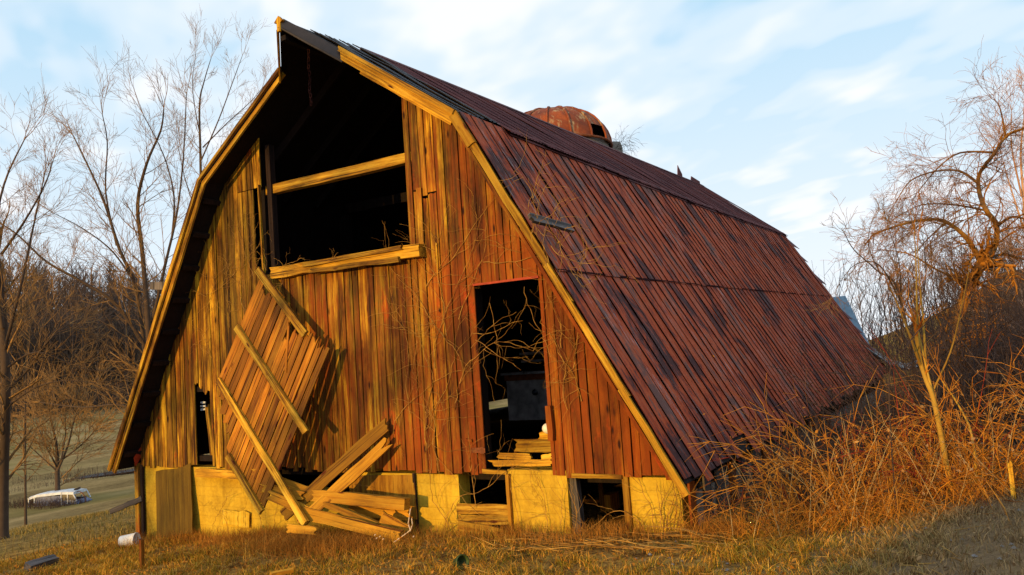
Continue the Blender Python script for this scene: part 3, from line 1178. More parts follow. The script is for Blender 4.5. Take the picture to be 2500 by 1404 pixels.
o = loose('pale plywood offcut nailed low on the foundation', (576, 1243), (576, 1289), -.03, -.03, .72, .02, mat='palely', name='plywood_panel', cat='plywood', group='sheets against the foundation')
o = loose('tall weathered brown plywood sheet leaning on the left end of the foundation', (427, 1312), (423, 1136), -.16, -.035, 1.06, .02, mat='ply', name='plywood_panel', cat='plywood', group='sheets against the foundation')
o = loose('wide orange plywood sheet behind the fallen boards', (935, 1268), (930, 1156), -.05, -.02, 1.35, .02, mat='loose', name='plywood_panel', cat='plywood', group='sheets against the foundation', rag=(.02, .02))
loose('short beam lying on the concrete above the small plywood offcut', (482, 1153), (590, 1160), -.09, -.09, .15, .13, mat='trim', name='short_beam', cat='beam', rag=(.05, .02))
loose('thin grey board jutting out from the left barn corner', (268, 1250), (347, 1217), -.35, -.06, .10, .03, mat='grey', rag=(.01, .01))
loose('upper plank closing the window hole in the foundation', (1116, 1243), (1247, 1244), -.04, -.04, .15, .03, mat='trim', rag=(.01, .01))
loose('lower plank closing the window hole in the foundation', (1119, 1270), (1246, 1268), -.045, -.045, .14, .03, mat='trim', rag=(.01, .02))
loose('slanting plank sliding off under the foundation window hole', (1118, 1283), (1252, 1310), -.10, -.09, .15, .03, mat='trim', rag=(.01, .02))
loose('grey weathered plank caught on the roof edge by vines', (1292, 530), (1396, 558), -.75, 0.2, .13, .05, mat='grey', face=(.8, -.3, .5), rag=(.06, .03), group=None)
o = board('loose_board', on_ground(66, 1396) + Z3 * .07, on_ground(140, 1376) + Z3 * .09, .17, .12, M['grey'], None, face=(.3, -1, .4), nseg=4, warp=.012, rag0=.02, rag1=.05)
tag(o, 'dark grey timber lying in the grass at the far left', 'timber')
for (a, b), lab in ((((662, 1402), (716, 1392)), 'broken red brown stick lying in the foreground grass'),):
    o = board('loose_stick', at(a[0], a[1], 9.6), at(b[0], b[1], 9.7), .05, .04, M['loose'], None, face=(0, -.5, 1))
    tag(o, lab, 'stick')
# wooden stake by the bucket, and the broken post in the brambles
o = board('stake', on_ground(347, 1388) - Z3 * .1, on_ground(347, 1388) + Z3 * .46, .05, .05, M['siding'], None, rag1=.04)
tag(o, 'short wooden stake standing in the grass near the white bucket', 'stake')
o = board('stake', gz(at(2474, 1200, 8.6), -.2), gz(at(2474, 1200, 8.6), .48), .055, .05, M['trim'], None, rag1=.12)
tag(o, 'broken pale stake standing at the right edge of the brambles', 'stake')

# ------------------------------------------------------------------ inside the doorway
random.seed(33)
st = empty('old_stove', onY(1290, 1010, 2.6), 'old white enamel stove with a rusty top inside the doorway', 'stove')
pa, pb = onY(1236, 930, 2.6), onY(1345, 990, 2.6)
m = MB()
m.box((pa.x, 2.6, pb.z - .25), (pb.x, 3.2, pa.z))
m.build('body', M['enamel'], st, origin=(pa.x, 2.6, pb.z))
m = MB()
zt = onY(1236, 908, 2.6).z
m.box((pa.x - .02, 2.57, pa.z), (pb.x, 3.2, zt - .06))
m.build('rusty_panel', M['rust'], st, origin=(pa.x, 2.6, pa.z))
m = MB()
m.box((pa.x - .05, 2.5, zt - .06), (pb.x, 3.2, zt - .02))
m.build('top', M['enamel'], st, origin=(pa.x, 2.6, zt))
c = onY(1306, 958, 2.57)
m = MB()
m.lathe([(.0, .02), (.05, .02), (.055, 0)], 12)
m.build('knob', M['darkmetal'], st, m=Matrix.Translation(c) @ Matrix.Rotation(math.pi / 2, 4, 'X'))
for k, (py, lab) in enumerate(((864, 'upper pale shelf board in the dark doorway'), (882, 'lower pale shelf board in the dark doorway'))):
    o = board('shelf_board', onY(1274 + 4 * k, py, 3.3), onY(1340, py - 4, 3.3), .05, .2, M['enamel'], None, face=(0, -1, 0))
    tag(o, lab, 'shelf', 'shelf boards in the doorway')
for (a, b, ya, w, mt), lab in ((((1255, 1090), (1352, 1088), .55, .20, 'trim'), 'wide pale plank lying across the doorway floor'),
                              (((1312, 1066), (1356, 1062), .75, .12, 'trim'), 'short pale plank end behind the wide plank in the doorway'),
                              (((1205, 1112), (1300, 1116), .12, .09, 'palely'), 'rotten yellow sill log crumbling at the bottom of the doorway'),
                              (((1190, 1132), (1352, 1130), .04, .09, 'palely'), 'long flaking sill board under the doorway'),
                              (((1318, 1120), (1352, 1116), .08, .10, 'palely'), 'short chunk of rotten sill by the right door post')):
    o = board('sill_plank', onY(a[0], a[1], ya), onY(b[0], b[1], ya), w, .05, M['trim'], None, face=(0, -1, .2), nseg=6, warp=.005, rag0=.14, rag1=.05, teeth=5)
    tag(o, lab, 'plank', 'planks in the doorway')
m = MB()
m.lathe([(.085 * math.sin(t), -.08 * math.cos(t)) for t in np.linspace(0.02, math.pi - .02, 9)], 14)
o = m.build('ball', M['plastic'], None, m=Matrix.Translation(onY(1337, 1046, .60)))
tag(o, 'small white ball beside the right door post', 'ball')
# feed box and rubble inside the low opening
fb = empty('feed_box', onY(1480, 1240, .9), 'red brown wooden box inside the low foundation opening', 'box')
pp, qq = onY(1466, 1208, .9), onY(1492, 1250, .9)
m = MB()
m.box((pp.x, .9, qq.z), (qq.x, 1.2, pp.z))
m.build('crate', M['panelwood'], fb, origin=(pp.x, .9, qq.z))
board('slat', (pp.x + .03, .87, qq.z), (pp.x + .03, .87, pp.z + .25), .06, .03, M['panelwood'], fb)
m = MB()
for k in range(26):
    c = onY(R_(1412, 1450), R_(1262, 1300), R_(.4, .9))
    s = R_(.03, .09)
    vs = [c + Vector((R_(-s, s), R_(-s, s), R_(-s, s))) for _ in range(4)]
    m.add(vs, [(0, 1, 2), (0, 2, 3), (0, 3, 1), (1, 3, 2)])
o = m.build('rubble', M['rubble'], None, origin=onY(1430, 1290, .6), kind='stuff')
tag(o, 'brown rubble heaped inside the low foundation opening', 'rubble')
# debris showing in the torn hole on the left
for k, (a, b, w) in enumerate((((506, 985), (520, 1120), .09), ((522, 1010), (535, 1130), .05), ((536, 970), (540, 1138), .12))):
    o = board('broken_stud', onY(b[0], b[1], .12), onY(a[0], a[1], .05), w, .04, M['siding'], None, rag1=.12)
    tag(o, ('wide tilted stud in the torn hole at the left of the wall', 'thin tilted lath in the torn hole at the left of the wall', 'upright broken board at the right side of the torn hole')[k], 'stud', 'broken studs in the torn hole')
for k, py in enumerate((983, 992, 1000)):
    o = board('white_lath', onY(490, py, .15), onY(502, py - 1, .15), .035, .02, M['white'], None)
    tag(o, ('top white lath end in the torn hole', 'middle white lath end in the torn hole', 'bottom white lath end in the torn hole')[k], 'lath', 'white laths in the hole')

# red tin and beam end on the left eave
m = MB()
q = [onY(326, 1118, -.2), onY(343, 1092, -.05), onY(347, 1108, .0), onY(330, 1138, -.15)]
m.extrude(q, (0, .02, .0))
m.build('eave_tin', M['redtin'], barn, origin=q[0])
p, q = onY(420, 698, -.30), onY(376, 698, -.30)
m = MB()
m.bar(p, q, .15, .16)
m.build('beam_end', M['grey'], barn, origin=q)
# loose tin pieces standing on the ridge
for k, (yy, h, ln) in enumerate(((17.2, .42, .35), (18.6, .22, .9))):
    m = MB()
    m.extrude([ridge(yy) + Vector((0, 0, .03)), ridge(yy + ln) + Vector((.05, 0, .03)), ridge(yy + ln) + Vector((.05, 0, .12)), ridge(yy + .1) + Vector((0, 0, h))], (.02, 0, 0))
    m.build('loose_cap', M['roof2'], roof, origin=ridge(yy))

# ------------------------------------------------------------------ silo behind the barn
SD = 36.0
sc_ = at(1352, 360, SD)
SR = 2.55
silo = empty('silo', (sc_.x, sc_.y, H(sc_.x, sc_.y)), 'concrete silo with a rusty ribbed metal dome rising behind the barn roof', 'silo')
zb = sc_.z - .15
m = MB()
zt0 = H(sc_.x, sc_.y) - .3
m.lathe([(SR - .1, 0), (SR - .1, zb - zt0)], 32, (sc_.x, sc_.y, zt0))
m.build('stave_wall', M['stave'], silo, origin=(sc_.x, sc_.y, zt0))
m = MB()
prof = [(SR * math.cos(t) ** .85, 1.78 * math.sin(t)) for t in np.linspace(0, math.pi / 2 - .03, 10)]
NG = 16
for g in range(NG):
    m = MB()
    m.lathe(prof[2:] if g == 15 else prof, 3, (0, 0, 0), 2 * math.pi * g / NG, 2 * math.pi * (g + 1) / NG)
    o = m.build('dome_gore', M['dome'], silo, m=Matrix.Translation((sc_.x, sc_.y, zb)))
    a = 2 * math.pi * g / NG
    m = MB()
    m.tube([(r * math.cos(a) * 1.006, r * math.sin(a) * 1.006, z + .01) for r, z in prof], .055, 5)
    m.build('dome_seam', M['dome'], silo, m=Matrix.Translation((sc_.x, sc_.y, zb)))
m = MB()
m.tube([(SR * math.cos(t) * 1.01, SR * math.sin(t) * 1.01, 0) for t in np.linspace(0, 2 * math.pi, 33)], .06, 6, False)
m.build('dome_rim', M['rust'], silo, m=Matrix.Translation((sc_.x, sc_.y, zb)))
ck = at(1497, 362, SD + .4)
m = MB()
m.lathe([(0.0, ck.z - zt0 + .25), (.36, ck.z - zt0 + .22), (.42, ck.z - zt0), (.42, 0)], 14, (ck.x, ck.y, zt0))
m.build('chute', M['stave'], silo, origin=(ck.x, ck.y, zt0))

# ------------------------------------------------------------------ tin shed and sagging lean-to behind the far end
sh = empty('tin_shed', (4.6, 24, 0), 'shed with a pale blue tin roof just behind the far end of the barn', 'shed')
ra, rb = at(2064, 722, 36), at(2132, 858, 33.5)
ra2 = at(1985, 722, 37)
m = MB()
d1 = Vector((-3.5, 1.2, .0))
m.extrude([ra, rb, rb + d1, ra + d1], (0, 0, -.05))
m.build('roof', M['bluetin'], sh, origin=rb)
m = MB()
m.extrude([rb + Vector((-.1, .05, -.06)), rb + d1 + Vector((-.1, .05, -.06)), Vector((rb.x + d1.x, rb.y + d1.y, -.5)), Vector((rb.x - .1, rb.y + .05, -.5))], (-.6, 1.6, 0))
m.build('wall', M['grey'], sh, origin=(rb.x, rb.y, 0))
ln = empty('sagging_leanto', (6.2, 19.5, .3), 'dark sagging lean-to of curled tin at the far barn corner', 'lean-to')
m = MB()
c1 = [eave(18.6) + Vector((-.5, 0, .9)), eave(19.2) + Vector((.1, .2, .25)), eave(19.4) + Vector((.6, .3, .05)), eave(19.6) + Vector((1.0, .5, .16))]
for a, b in zip(c1[:-1], c1[1:]):
    m.add([a, b, b + Vector((-.3, 2.4, .1)), a + Vector((-.3, 2.4, .1)), a - Vector((0, 0, .05)), b - Vector((0, 0, .05)), b + Vector((-.3, 2.4, .05)), a + Vector((-.3, 2.4, .05))], [(0, 1, 2, 3), (7, 6, 5, 4), (0, 4, 5, 1), (1, 5, 6, 2), (2, 6, 7, 3), (3, 7, 4, 0)])
m.build('curled_tin', M['black'], ln, origin=c1[0])
for q in (c1[1], c1[3]):
    board('post', (q.x - .05, q.y + .3, H(q.x, q.y) - .2), (q.x - .05, q.y + .3, q.z), .12, .12, M['grey'], ln)

# ------------------------------------------------------------------ abandoned vehicle in the meadow
VD = 63.0
vb = at(146, 1232, VD)
vb.z = H(vb.x, vb.y)
van = empty('abandoned_van', vb, 'abandoned white and blue van sunk in the meadow weeds', 'van')
vang = math.atan2(RIGHT.y, RIGHT.x) - .12
VM = Matrix.Translation(vb + Vector((0, 0, -.55))) @ Matrix.Rotation(vang, 4, 'Z') @ Matrix.Diagonal((1, 1, .84, 1))
# local X along its length (left to right in view), Y away, Z up; about 4.4 long


def vpart(name, fill, mat, par=van):
    m = MB()
    fill(m)
    return m.build(name, mat, par, m=VM.copy())


def v_roof(m):
    for x0, x1, z0, z1 in ((-2.05, -1.3, 1.48, 1.72), (-1.3, .75, 1.72, 1.86), (.78, 1.75, 1.86, 1.80)):
        sec = [(-.86, -.28), (-.80, -.08), (-.5, 0), (.5, .0), (.80, -.08), (.86, -.28)]
        vs = [(x0, y, z0 + h) for y, h in sec] + [(x1, y, z1 + h) for y, h in sec]
        n = len(sec)
        m.add(vs, [(i, i + 1, n + i + 1, n + i) for i in range(n - 1)] + [tuple(range(n))[::-1], tuple(range(n, 2 * n))])


def v_body(m):
    m.box((-1.55, -.85, .0), (1.7, -.80, 1.02))
    m.box((-1.55, .80, .0), (1.7, .85, 1.02))
    m.extrude([(1.7, -.85, .0), (2.15, -.85, .0), (2.15, -.85, .72), (1.7, -.85, .95)], (0, 1.7, 0))


def v_pillars(m):
    for x, z in ((-2.0, 1.4), (-1.52, 1.5), (.72, 1.62), (1.25, 1.6)):
        for yy in (-.83, .83):
            m.bar((x, yy, .3), (x + .02, yy, z), .07, .06, (1, 0, 0))
    for yy in (-.83, .83):
        m.bar((1.72, yy, 1.58), (2.02, yy, .92), .07, .06, (1, 0, 0))
    m.bar((-2.02, -.83, 1.36), (-2.02, .83, 1.36), .07, .08)
    m.bar((1.2, -.85, .98), (2.05, -.85, .92), .05, .05)


def v_panel(m):
    m.box((-1.45, -.83, 1.02), (.70, -.80, 1.46))


def v_glass(m):
    m.box((.78, -.815, 1.02), (1.22, -.80, 1.55))
    m.extrude([(1.28, -.815, 1.02), (1.92, -.815, .98), (1.70, -.815, 1.52), (1.28, -.815, 1.55)], (0, .015, 0))


vpart('roof', v_roof, M['white'])
vpart('body', v_body, M['bluevan'])
vpart('window_pillars', v_pillars, M['white'])
vpart('side_panel', v_panel, M['bluevan'])
vpart('side_window', v_glass, M['darkmetal'])
m = MB()
m.tube([(1.85 + .62 * math.sin(t), -.4, .75 + .95 * math.cos(t)) for t in np.linspace(-.3, 1.9, 14)], .035, 6)
m.build('hoop', M['rust'], van, m=VM.copy())
m = MB()
m.bar((1.45, -.3, 1.84), (1.85, -.1, 2.0), .18, .1)
m.build('roof_scrap', M['black'], van, m=VM.copy())

# ------------------------------------------------------------------ bucket, pot, budding branch
bkp = on_ground(305, 1339)
bk = empty('white_bucket', bkp, 'white plastic bucket lying on its side in the grass by the barn corner', 'bucket')
bm = Matrix.Translation(bkp + Vector((-.12, 0, .125))) @ Matrix.Rotation(.45, 4, 'Z') @ Matrix.Rotation(math.radians(86), 4, 'Y') @ Matrix.Scale(.85, 4)
m = MB()
m.lathe([(0, 0), (.115, 0), (.118, .01), (.148, .36), (.155, .36), (.155, .38), (.142, .38), (.110, .015), (0, .015)], 20)
m.build('shell', M['plastic'], bk, m=bm)
m = MB()
m.tube([(.155 * math.cos(t), .155 * math.sin(t), .33 + .10 * math.sin(t)) for t in np.linspace(0, math.pi, 10)], .005, 5)
m.build('handle', M['rust'], bk, m=bm)
pt = empty('green_pot', gz(at(1112, 1330, 9.9), 0), 'dark green plastic pot tipped over in the grass before the barn', 'pot')
pm = Matrix.Translation(gz(at(1112, 1328, 9.9), .07)) @ Matrix.Rotation(-.4, 4, 'Z') @ Matrix.Rotation(math.radians(78), 4, 'Y')
m = MB()
m.lathe([(0, 0), (.055, 0), (.082, .13), (.092, .13), (.092, .155), (.078, .155), (.05, .01), (0, .01)], 16)
m.build('shell', M['green'], pt, m=pm)
bb = empty('budding_branch', gz(at(1000, 1310, 10.3), 0), 'forked branch dotted with white buds lying on the grass', 'branch')
s1 = Segs()
B0 = [onY(*p, -.95) for p in ((962, 1324), (982, 1310), (996, 1300), (1003, 1294))]
B1 = [onY(*p, -.95) for p in ((1003, 1294), (998, 1278), (1001, 1258), (1004, 1238))]
B2 = [onY(*p, -.95) for p in ((1003, 1296), (1008, 1280), (1006, 1262))]
for ln_ in (B0, B1, B2):
    s1.line(ln_, .011, .006)
s1.build('stem', M['cane'], bb, 5, origin=B0[0])
m = MB()
for ln_ in (B0, B1, B2):
    for i in range(len(ln_) - 1):
        for t in (.2, .6):
            c = ln_[i].lerp(ln_[i + 1], t) + Vector((0, -.012, 0))
            d = (ln_[i + 1] - ln_[i]).normalized()
            m.tube([c - d * .03, c - d * .012, c + d * .014, c + d * .03], [.003, .009, .008, .002], 6)
for p in ((914, 1308), (918, 1316), (926, 1312), (1008, 1312), (934, 1318)):
    c = onY(*p, -1.0)
    m.tube([c, c + Vector((.012, 0, .012)), c + Vector((.03, 0, .02))], [.004, .011, .003], 6)
m.build('buds', M['bud'], bb, origin=B0[0], kind='stuff')

# ------------------------------------------------------------------ trees
Z = Vector((0, 0, 1))


def rv(s=1.0):
    return Vector((R_(-s, s), R_(-s, s), R_(-s, s)))


def grow(S, p, d, L, r, lvl, up=.08, wob=.18, spread=.75, nk=4, rmin=.004, ratio=(.45, .72)):
    n = 4 if lvl else 3
    pts, ds = [p], [d]
    for _ in range(n):
        d = (d + rv(wob) + Z * up).normalized()
        p = p + d * (L / n)
        pts.append(p)
        ds.append(d)
    S.line(pts, max(r, rmin), max(r * .42, rmin * .8))
    if lvl == 0:
        return
    for k in range(nk):
        t = R_(.22, 1.0)
        i = min(int(t * n), n - 1)
        q = pts[i].lerp(pts[i + 1], t * n - i)
        a = rv(1)
        a = (a - ds[i] * a.dot(ds[i])).normalized()
        nd = (ds[i] + a * R_(spread * .6, spread * 1.2)).normalized()
        grow(S, q, nd, L * R_(*ratio), r * .5 * (1.1 - .4 * t), lvl - 1, up, wob, spread, nk if lvl > 1 else max(2, nk), rmin, ratio)


def smooth(pts, n=4):
    out = []
    P = [Vector(p) for p in pts]
    for i in range(len(P) - 1):
        p0, p1, p2, p3 = P[max(i - 1, 0)], P[i], P[i + 1], P[min(i + 2, len(P) - 1)]
        for k in range(n):
            t = k / n
            out.append(.5 * ((2 * p1) + (p2 - p0) * t + (2 * p0 - 5 * p1 + 4 * p2 - p3) * t * t + (3 * p1 - p0 - 3 * p2 + p3) * t ** 3))
    out.append(P[-1])
    return out


def tree(label, limbs, depth, seed, bark_='bark', twig='twig', every=.5, bl=1.6, lvl=2, up=.10, wob=.18, spread=.75, nk=4, rmin=.006, start=.15, name='bare_tree', group=None, jit=.4, cat='tree', thin=.35, fat=.72):
    random.seed(seed)
    base = at(limbs[0][0][0][0], limbs[0][0][0][1], depth)
    base.z = H(base.x, base.y)
    root = empty(name, base, label, cat, group)
    T, S = MB(), Segs()
    for li, (pts, r0, r1) in enumerate(limbs):
        W3 = []
        for i, q in enumerate(pts):
            dd = q[2] if len(q) > 2 else 0
            W3.append(at(q[0], q[1], depth + dd + (R_(-jit, jit) if i else 0)))
        if li == 0:
            W3[0] = base - Z * .2
        path = smooth(W3, 4)
        n = len(path)
        r0 *= fat
        rad = [r0 + (r1 - r0) * (i / (n - 1)) ** .8 for i in range(n)]
        if li == 0:
            rad[0] *= 1.3
        T.tube(path, rad, 8 if r0 > .06 else 5)
        acc = 0
        tot = sum((path[i + 1] - path[i]).length for i in range(n - 1))
        run = 0
        for i in range(1, n):
            seg = path[i] - path[i - 1]
            run += seg.length
            acc += seg.length
            if run / tot < start:
                acc = 0
                continue
            while acc > every:
                acc -= every
                d = seg.normalized()
                a = rv(1)
                a = (a - d * a.dot(d)).normalized()
                f = 1.15 - .6 * run / tot
                grow(S, path[i] - seg * R_(0, 1), (d * R_(.4, 1.0) + a * R_(.5, 1.0)).normalized(), bl * R_(.55, 1.15) * f, max(rad[i] * thin, rmin * 1.8), lvl, up, wob, spread, nk, rmin)
        d = (path[-1] - path[-2]).normalized()
        for _ in range(3):
            grow(S, path[-1], (d + rv(.35)).normalized(), bl * R_(.5, .9), rad[-1] * .8, lvl, up, wob, spread, nk, rmin)
    T.build('trunk', M[bark_], root, origin=base)
    S.build('crown', M[twig], root, 3, origin=base)
    return root


LT = 'bare trees at the left of the barn'
tree('large bare many-stemmed tree rising just behind the left barn eave', [
    ([(372, 1230), (372, 1050), (362, 800), (348, 620), (336, 500), (358, 400), (392, 320), (400, 265)], .20, .02),
    ([(370, 1000), (335, 720), (292, 610), (255, 495), (215, 405), (178, 330)], .13, .02),
    ([(285, 600), (258, 470), (262, 350), (250, 280)], .06, .015),
    ([(365, 860), (285, 745), (205, 690), (115, 640), (45, 575), (5, 548)], .11, .02),
    ([(362, 830), (405, 640), (432, 520), (448, 380), (455, 230)], .09, .015),
    ([(420, 580), (425, 480), (400, 380), (350, 280)], .06, .015),
    ([(368, 1040), (300, 990), (200, 995), (95, 982)], .08, .015),
    ([(345, 720), (280, 620), (205, 560), (130, 520)], .06, .012),
], 30, 101, every=.36, bl=2.0, rmin=.0042, group=LT, up=.07, nk=4)
tree('tall slender bare tree standing behind the barn roof at the left', [
    ([(490, 1150), (492, 800), (490, 420), (487, 260), (498, 200), (516, 140)], .15, .012),
    ([(492, 390), (535, 290), (572, 190), (592, 135)], .06, .012),
    ([(495, 360), (555, 300), (610, 250), (640, 215)], .05, .010),
    ([(490, 340), (470, 220), (478, 130)], .04, .010),
    ([(492, 480), (545, 380), (600, 300)], .05, .010),
    ([(492, 560), (450, 430), (430, 330)], .05, .010),
], 40, 102, every=.6, bl=1.7, rmin=.0045, group=LT, lvl=2, nk=4, up=.12)
tree('bare tree with a dark trunk at the left edge of the picture', [
    ([(5, 1305), (8, 1150), (14, 950), (6, 760), (-10, 620)], .24, .09),
    ([(6, 800), (-15, 600), (10, 450), (60, 340)], .09, .014),
    ([(10, 860), (50, 700), (80, 560), (110, 420)], .08, .014),
    ([(4, 620), (60, 540), (110, 450), (130, 390)], .06, .012),
    ([(12, 960), (70, 900), (120, 830), (170, 790)], .06, .012),
    ([(14, 900), (90, 860), (200, 900), (280, 905)], .05, .010),
    ([(10, 1000), (80, 950), (150, 930), (235, 935)], .05, .010),
    ([(-10, 700), (-60, 560), (-80, 430)], .08, .012),
], 23.5, 103, every=.32, nk=4, bl=1.6, rmin=.0038, group=LT, up=.06)
tree('small rounded bare tree standing behind the abandoned van', [
    ([(140, 1192), (140, 1140), (138, 1090), (128, 1040), (120, 1000)], .32, .03),
    ([(140, 1150), (165, 1090), (180, 1030), (195, 985)], .16, .02),
    ([(139, 1140), (110, 1085), (92, 1040)], .12, .02),
    ([(141, 1130), (200, 1085), (240, 1040)], .12, .02),
    ([(139, 1150), (95, 1110), (62, 1080)], .10, .02),
    ([(150, 1120), (160, 1060), (158, 1000)], .10, .02),
], 63, 104, every=.55, bl=3.4, rmin=.016, group=LT, nk=5, up=.06, jit=1.2, spread=.6)
tree('slim bare tree between the left edge tree and the large tree', [
    ([(60, 1120), (62, 950), (75, 800), (70, 640)], .10, .03),
    ([(66, 900), (120, 760), (160, 660)], .05, .012),
    ([(70, 800), (30, 680), (20, 600)], .05, .012),
], 46, 105, every=.6, bl=2.4, rmin=.009, group=LT)
# right-hand side
RT = 'bare trees at the right of the barn'
tree('gnarled old apple tree with lichened limbs at the right', [
    ([(2300, 905), (2335, 800), (2366, 705), (2396, 643)], .145, .11),
    ([(2396, 643), (2361, 583), (2310, 542), (2263, 536), (2199, 549), (2131, 572)], .085, .016),
    ([(2396, 643), (2425, 613), (2434, 553), (2408, 514), (2391, 470), (2391, 425), (2425, 378), (2458, 331), (2500, 314)], .095, .025),
    ([(2391, 450), (2344, 418), (2284, 418), (2225, 440), (2195, 480)], .045, .010),
    ([(2425, 372), (2344, 373), (2290, 410), (2240, 470)], .04, .008),
    ([(2434, 553), (2470, 530), (2520, 540), (2580, 560)], .05, .012),
    ([(2400, 640), (2450, 620), (2520, 640), (2580, 650)], .06, .012),
    ([(2370, 690), (2290, 660), (2220, 620), (2150, 610)], .045, .008),
    ([(2408, 514), (2330, 500), (2250, 500), (2190, 530)], .035, .008),
    ([(2310, 542), (2250, 600), (2215, 660)], .03, .006),
    ([(2455, 331), (2440, 260), (2420, 240)], .03, .006),
], 17, 106, bark_='apple', twig='appletwig', every=.085, bl=1.0, rmin=.0029, lvl=2, up=-.11, wob=.32, spread=.9, nk=4, group=RT, start=.12, jit=.5)
tree('pale pinkish bare tree rising beyond the apple tree at the right edge', [
    ([(2520, 960), (2510, 700), (2500, 500), (2492, 380), (2500, 290)], .10, .02),
    ([(2500, 560), (2465, 450), (2445, 380)], .05, .01),
    ([(2495, 480), (2470, 360), (2470, 270)], .05, .01),
    ([(2500, 440), (2530, 330), (2520, 250)], .05, .01),
], 26, 107, twig='twigpink', bark_='twigpink', every=.30, bl=1.5, rmin=.0038, nk=5, up=.08, group=RT)
tree('thin arching shrub leaning over towards the far end of the roof', [
    ([(2235, 830), (2200, 730), (2140, 660), (2085, 610), (2062, 570)], .035, .006),
    ([(2210, 760), (2150, 650), (2090, 645), (2050, 690)], .022, .004),
    ([(2200, 740), (2195, 640), (2170, 560)], .022, .004),
    ([(2150, 670), (2120, 600), (2128, 540)], .015, .004),
    ([(2225, 800), (2260, 680), (2250, 560)], .022, .004),
], 15, 108, every=.22, bl=.7, rmin=.0032, lvl=2, nk=3, up=.0, wob=.28, group=RT, name='bare_shrub', cat='shrub', jit=.3)
tree('yellow-stemmed sapling with several straight shoots in the brambles', [
    ([(2318, 1120), (2285, 1000), (2262, 930), (2246, 880), (2238, 820)], .032, .024),
    ([(2246, 890), (2225, 830), (2190, 740), (2170, 700)], .020, .006),
    ([(2240, 850), (2238, 740), (2236, 640), (2232, 560)], .016, .004),
    ([(2262, 930), (2255, 800), (2246, 700), (2240, 600)], .016, .004),
    ([(2290, 1010), (2262, 900), (2240, 800)], .018, .008),
    ([(2275, 960), (2320, 860), (2345, 760), (2370, 640)], .014, .004),
    ([(2385, 1180), (2372, 1060), (2340, 990), (2300, 930)], .018, .008),
], 9.3, 109, bark_='yellowstem', twig='cane', every=.35, bl=.5, rmin=.0025, lvl=1, nk=3, up=.05, group=RT, name='sapling', cat='sapling', jit=.12, start=.35, fat=1.0)
tree('dead grey stem leaning over the brambles beside the yellow sapling', [
    ([(2160, 1000), (2170, 930), (2210, 850), (2250, 800), (2300, 760)], .012, .005),
    ([(2210, 850), (2200, 800), (2215, 740)], .006, .003),
], 8.9, 110, bark_='greycane', twig='greycane', every=.5, bl=.4, rmin=.002, lvl=1, nk=2, name='dead_sapling', cat='sapling', jit=.1)

# ------------------------------------------------------------------ brambles and scrub
random.seed(41)


def cane(S, p, d, L, r, droop, n=7, twigs=2, wob=.10):
    pts = [p]
    for i in range(n):
        d = (d + rv(wob) - Z * droop * (i / n)).normalized()
        p = p + d * (L / n)
        if p.z < H(p.x, p.y) + .02:
            p = Vector((p.x, p.y, H(p.x, p.y) + .02))
        pts.append(p)
    S.line(pts, r, r * .35)
    for _ in range(twigs):
        i = random.randint(1, n - 1)
        a = (pts[i + 1] - pts[i]).normalized()
        q = (a + rv(.8)).normalized()
        l2 = L * R_(.12, .32)
        m_ = pts[i] + q * l2 * .5
        S.line([pts[i], m_, m_ + (q + rv(.3)).normalized() * l2 * .5], r * .55, r * .25)


def thicket(name, label, count, spot, mat, Lr, rr, droop, upd, sides=3, tw=2, cat='brambles', wob=.12):
    S = Segs()
    for _ in range(count):
        p = spot()
        p.z = H(p.x, p.y) - .03
        d = (Z * upd + rv(.75)).normalized()
        if d.z < .1:
            d.z = .1
        cane(S, p, d, R_(*Lr), R_(*rr), droop, twigs=tw, wob=wob)
    o = S.build(name, M[mat], None, sides, kind='stuff', origin=(8, 1, .3))
    return tag(o, label, cat)


def line_spot(pts, dx, dy):
    def f():
        t = R_(0, len(pts) - 1.0001)
        i = int(t)
        a, b = pts[i], pts[i + 1]
        k = t - i
        return Vector((a[0] + (b[0] - a[0]) * k + R_(-dx, dx), a[1] + (b[1] - a[1]) * k + R_(-dy, dy), 0))
    return f


thicket('bramble_thicket', 'tangle of orange bramble canes in the sun beside the barn', 330, line_spot([(7.0, .15), (7.6, .4), (8.4, .9), (9.3, 1.3), (10.4, 2.0)], .5, .5), 'cane', (.8, 2.2), (.003, .010), .55, .9, tw=6, wob=.17)
thicket('red_canes', 'dark red bramble canes mixed among the orange ones', 45, line_spot([(7.2, .2), (8.2, .7), (9.2, 1.3)], .6, .5), 'redcane', (.9, 2.2), (.003, .008), .4, 1.1, tw=4, wob=.14)
thicket('pale_stalks', 'straight pale dead stalks standing among the brambles', 70, line_spot([(6.8, -.4), (8.0, .1), (9.6, 1.2)], .6, .4), 'palestalk', (.5, 1.5), (.003, .006), .12, 1.6, tw=1, wob=.08)
thicket('weed_thicket', 'low orange weeds and broken canes along the bramble edge', 560, line_spot([(6.0, -.45), (7.0, -.5), (8.0, -.15), (9.0, .4), (10.2, 1.1)], .45, .26), 'cane', (.25, .8), (.0022, .004), .25, .9, tw=2)
LV, LF = [], []
for _ in range(1500):
    p = line_spot([(6.6, -.2), (7.6, .2), (8.6, .8), (10.0, 1.6)], .6, .5)()
    c = Vector((p.x, p.y, H(p.x, p.y) + abs(random.gauss(0, .5))))
    a_ = rv(1).normalized()
    b_ = a_.cross(rv(1)).normalized()
    l_ = R_(.012, .035)
    LV += [c - a_ * l_, c + b_ * l_ * .55 + rv(.006), c + a_ * l_, c - b_ * l_ * .5]
    k_ = len(LV) - 4
    LF.append((k_, k_ + 1, k_ + 2, k_ + 3))
o = mesh_obj('bramble_leaves', np_mesh('bramble_leaves', np.array([tuple(q) for q in LV]), np.array(LF)), M['straw'])
tag(o, 'curled dead leaves caught among the bramble canes', 'leaves', kind='stuff')
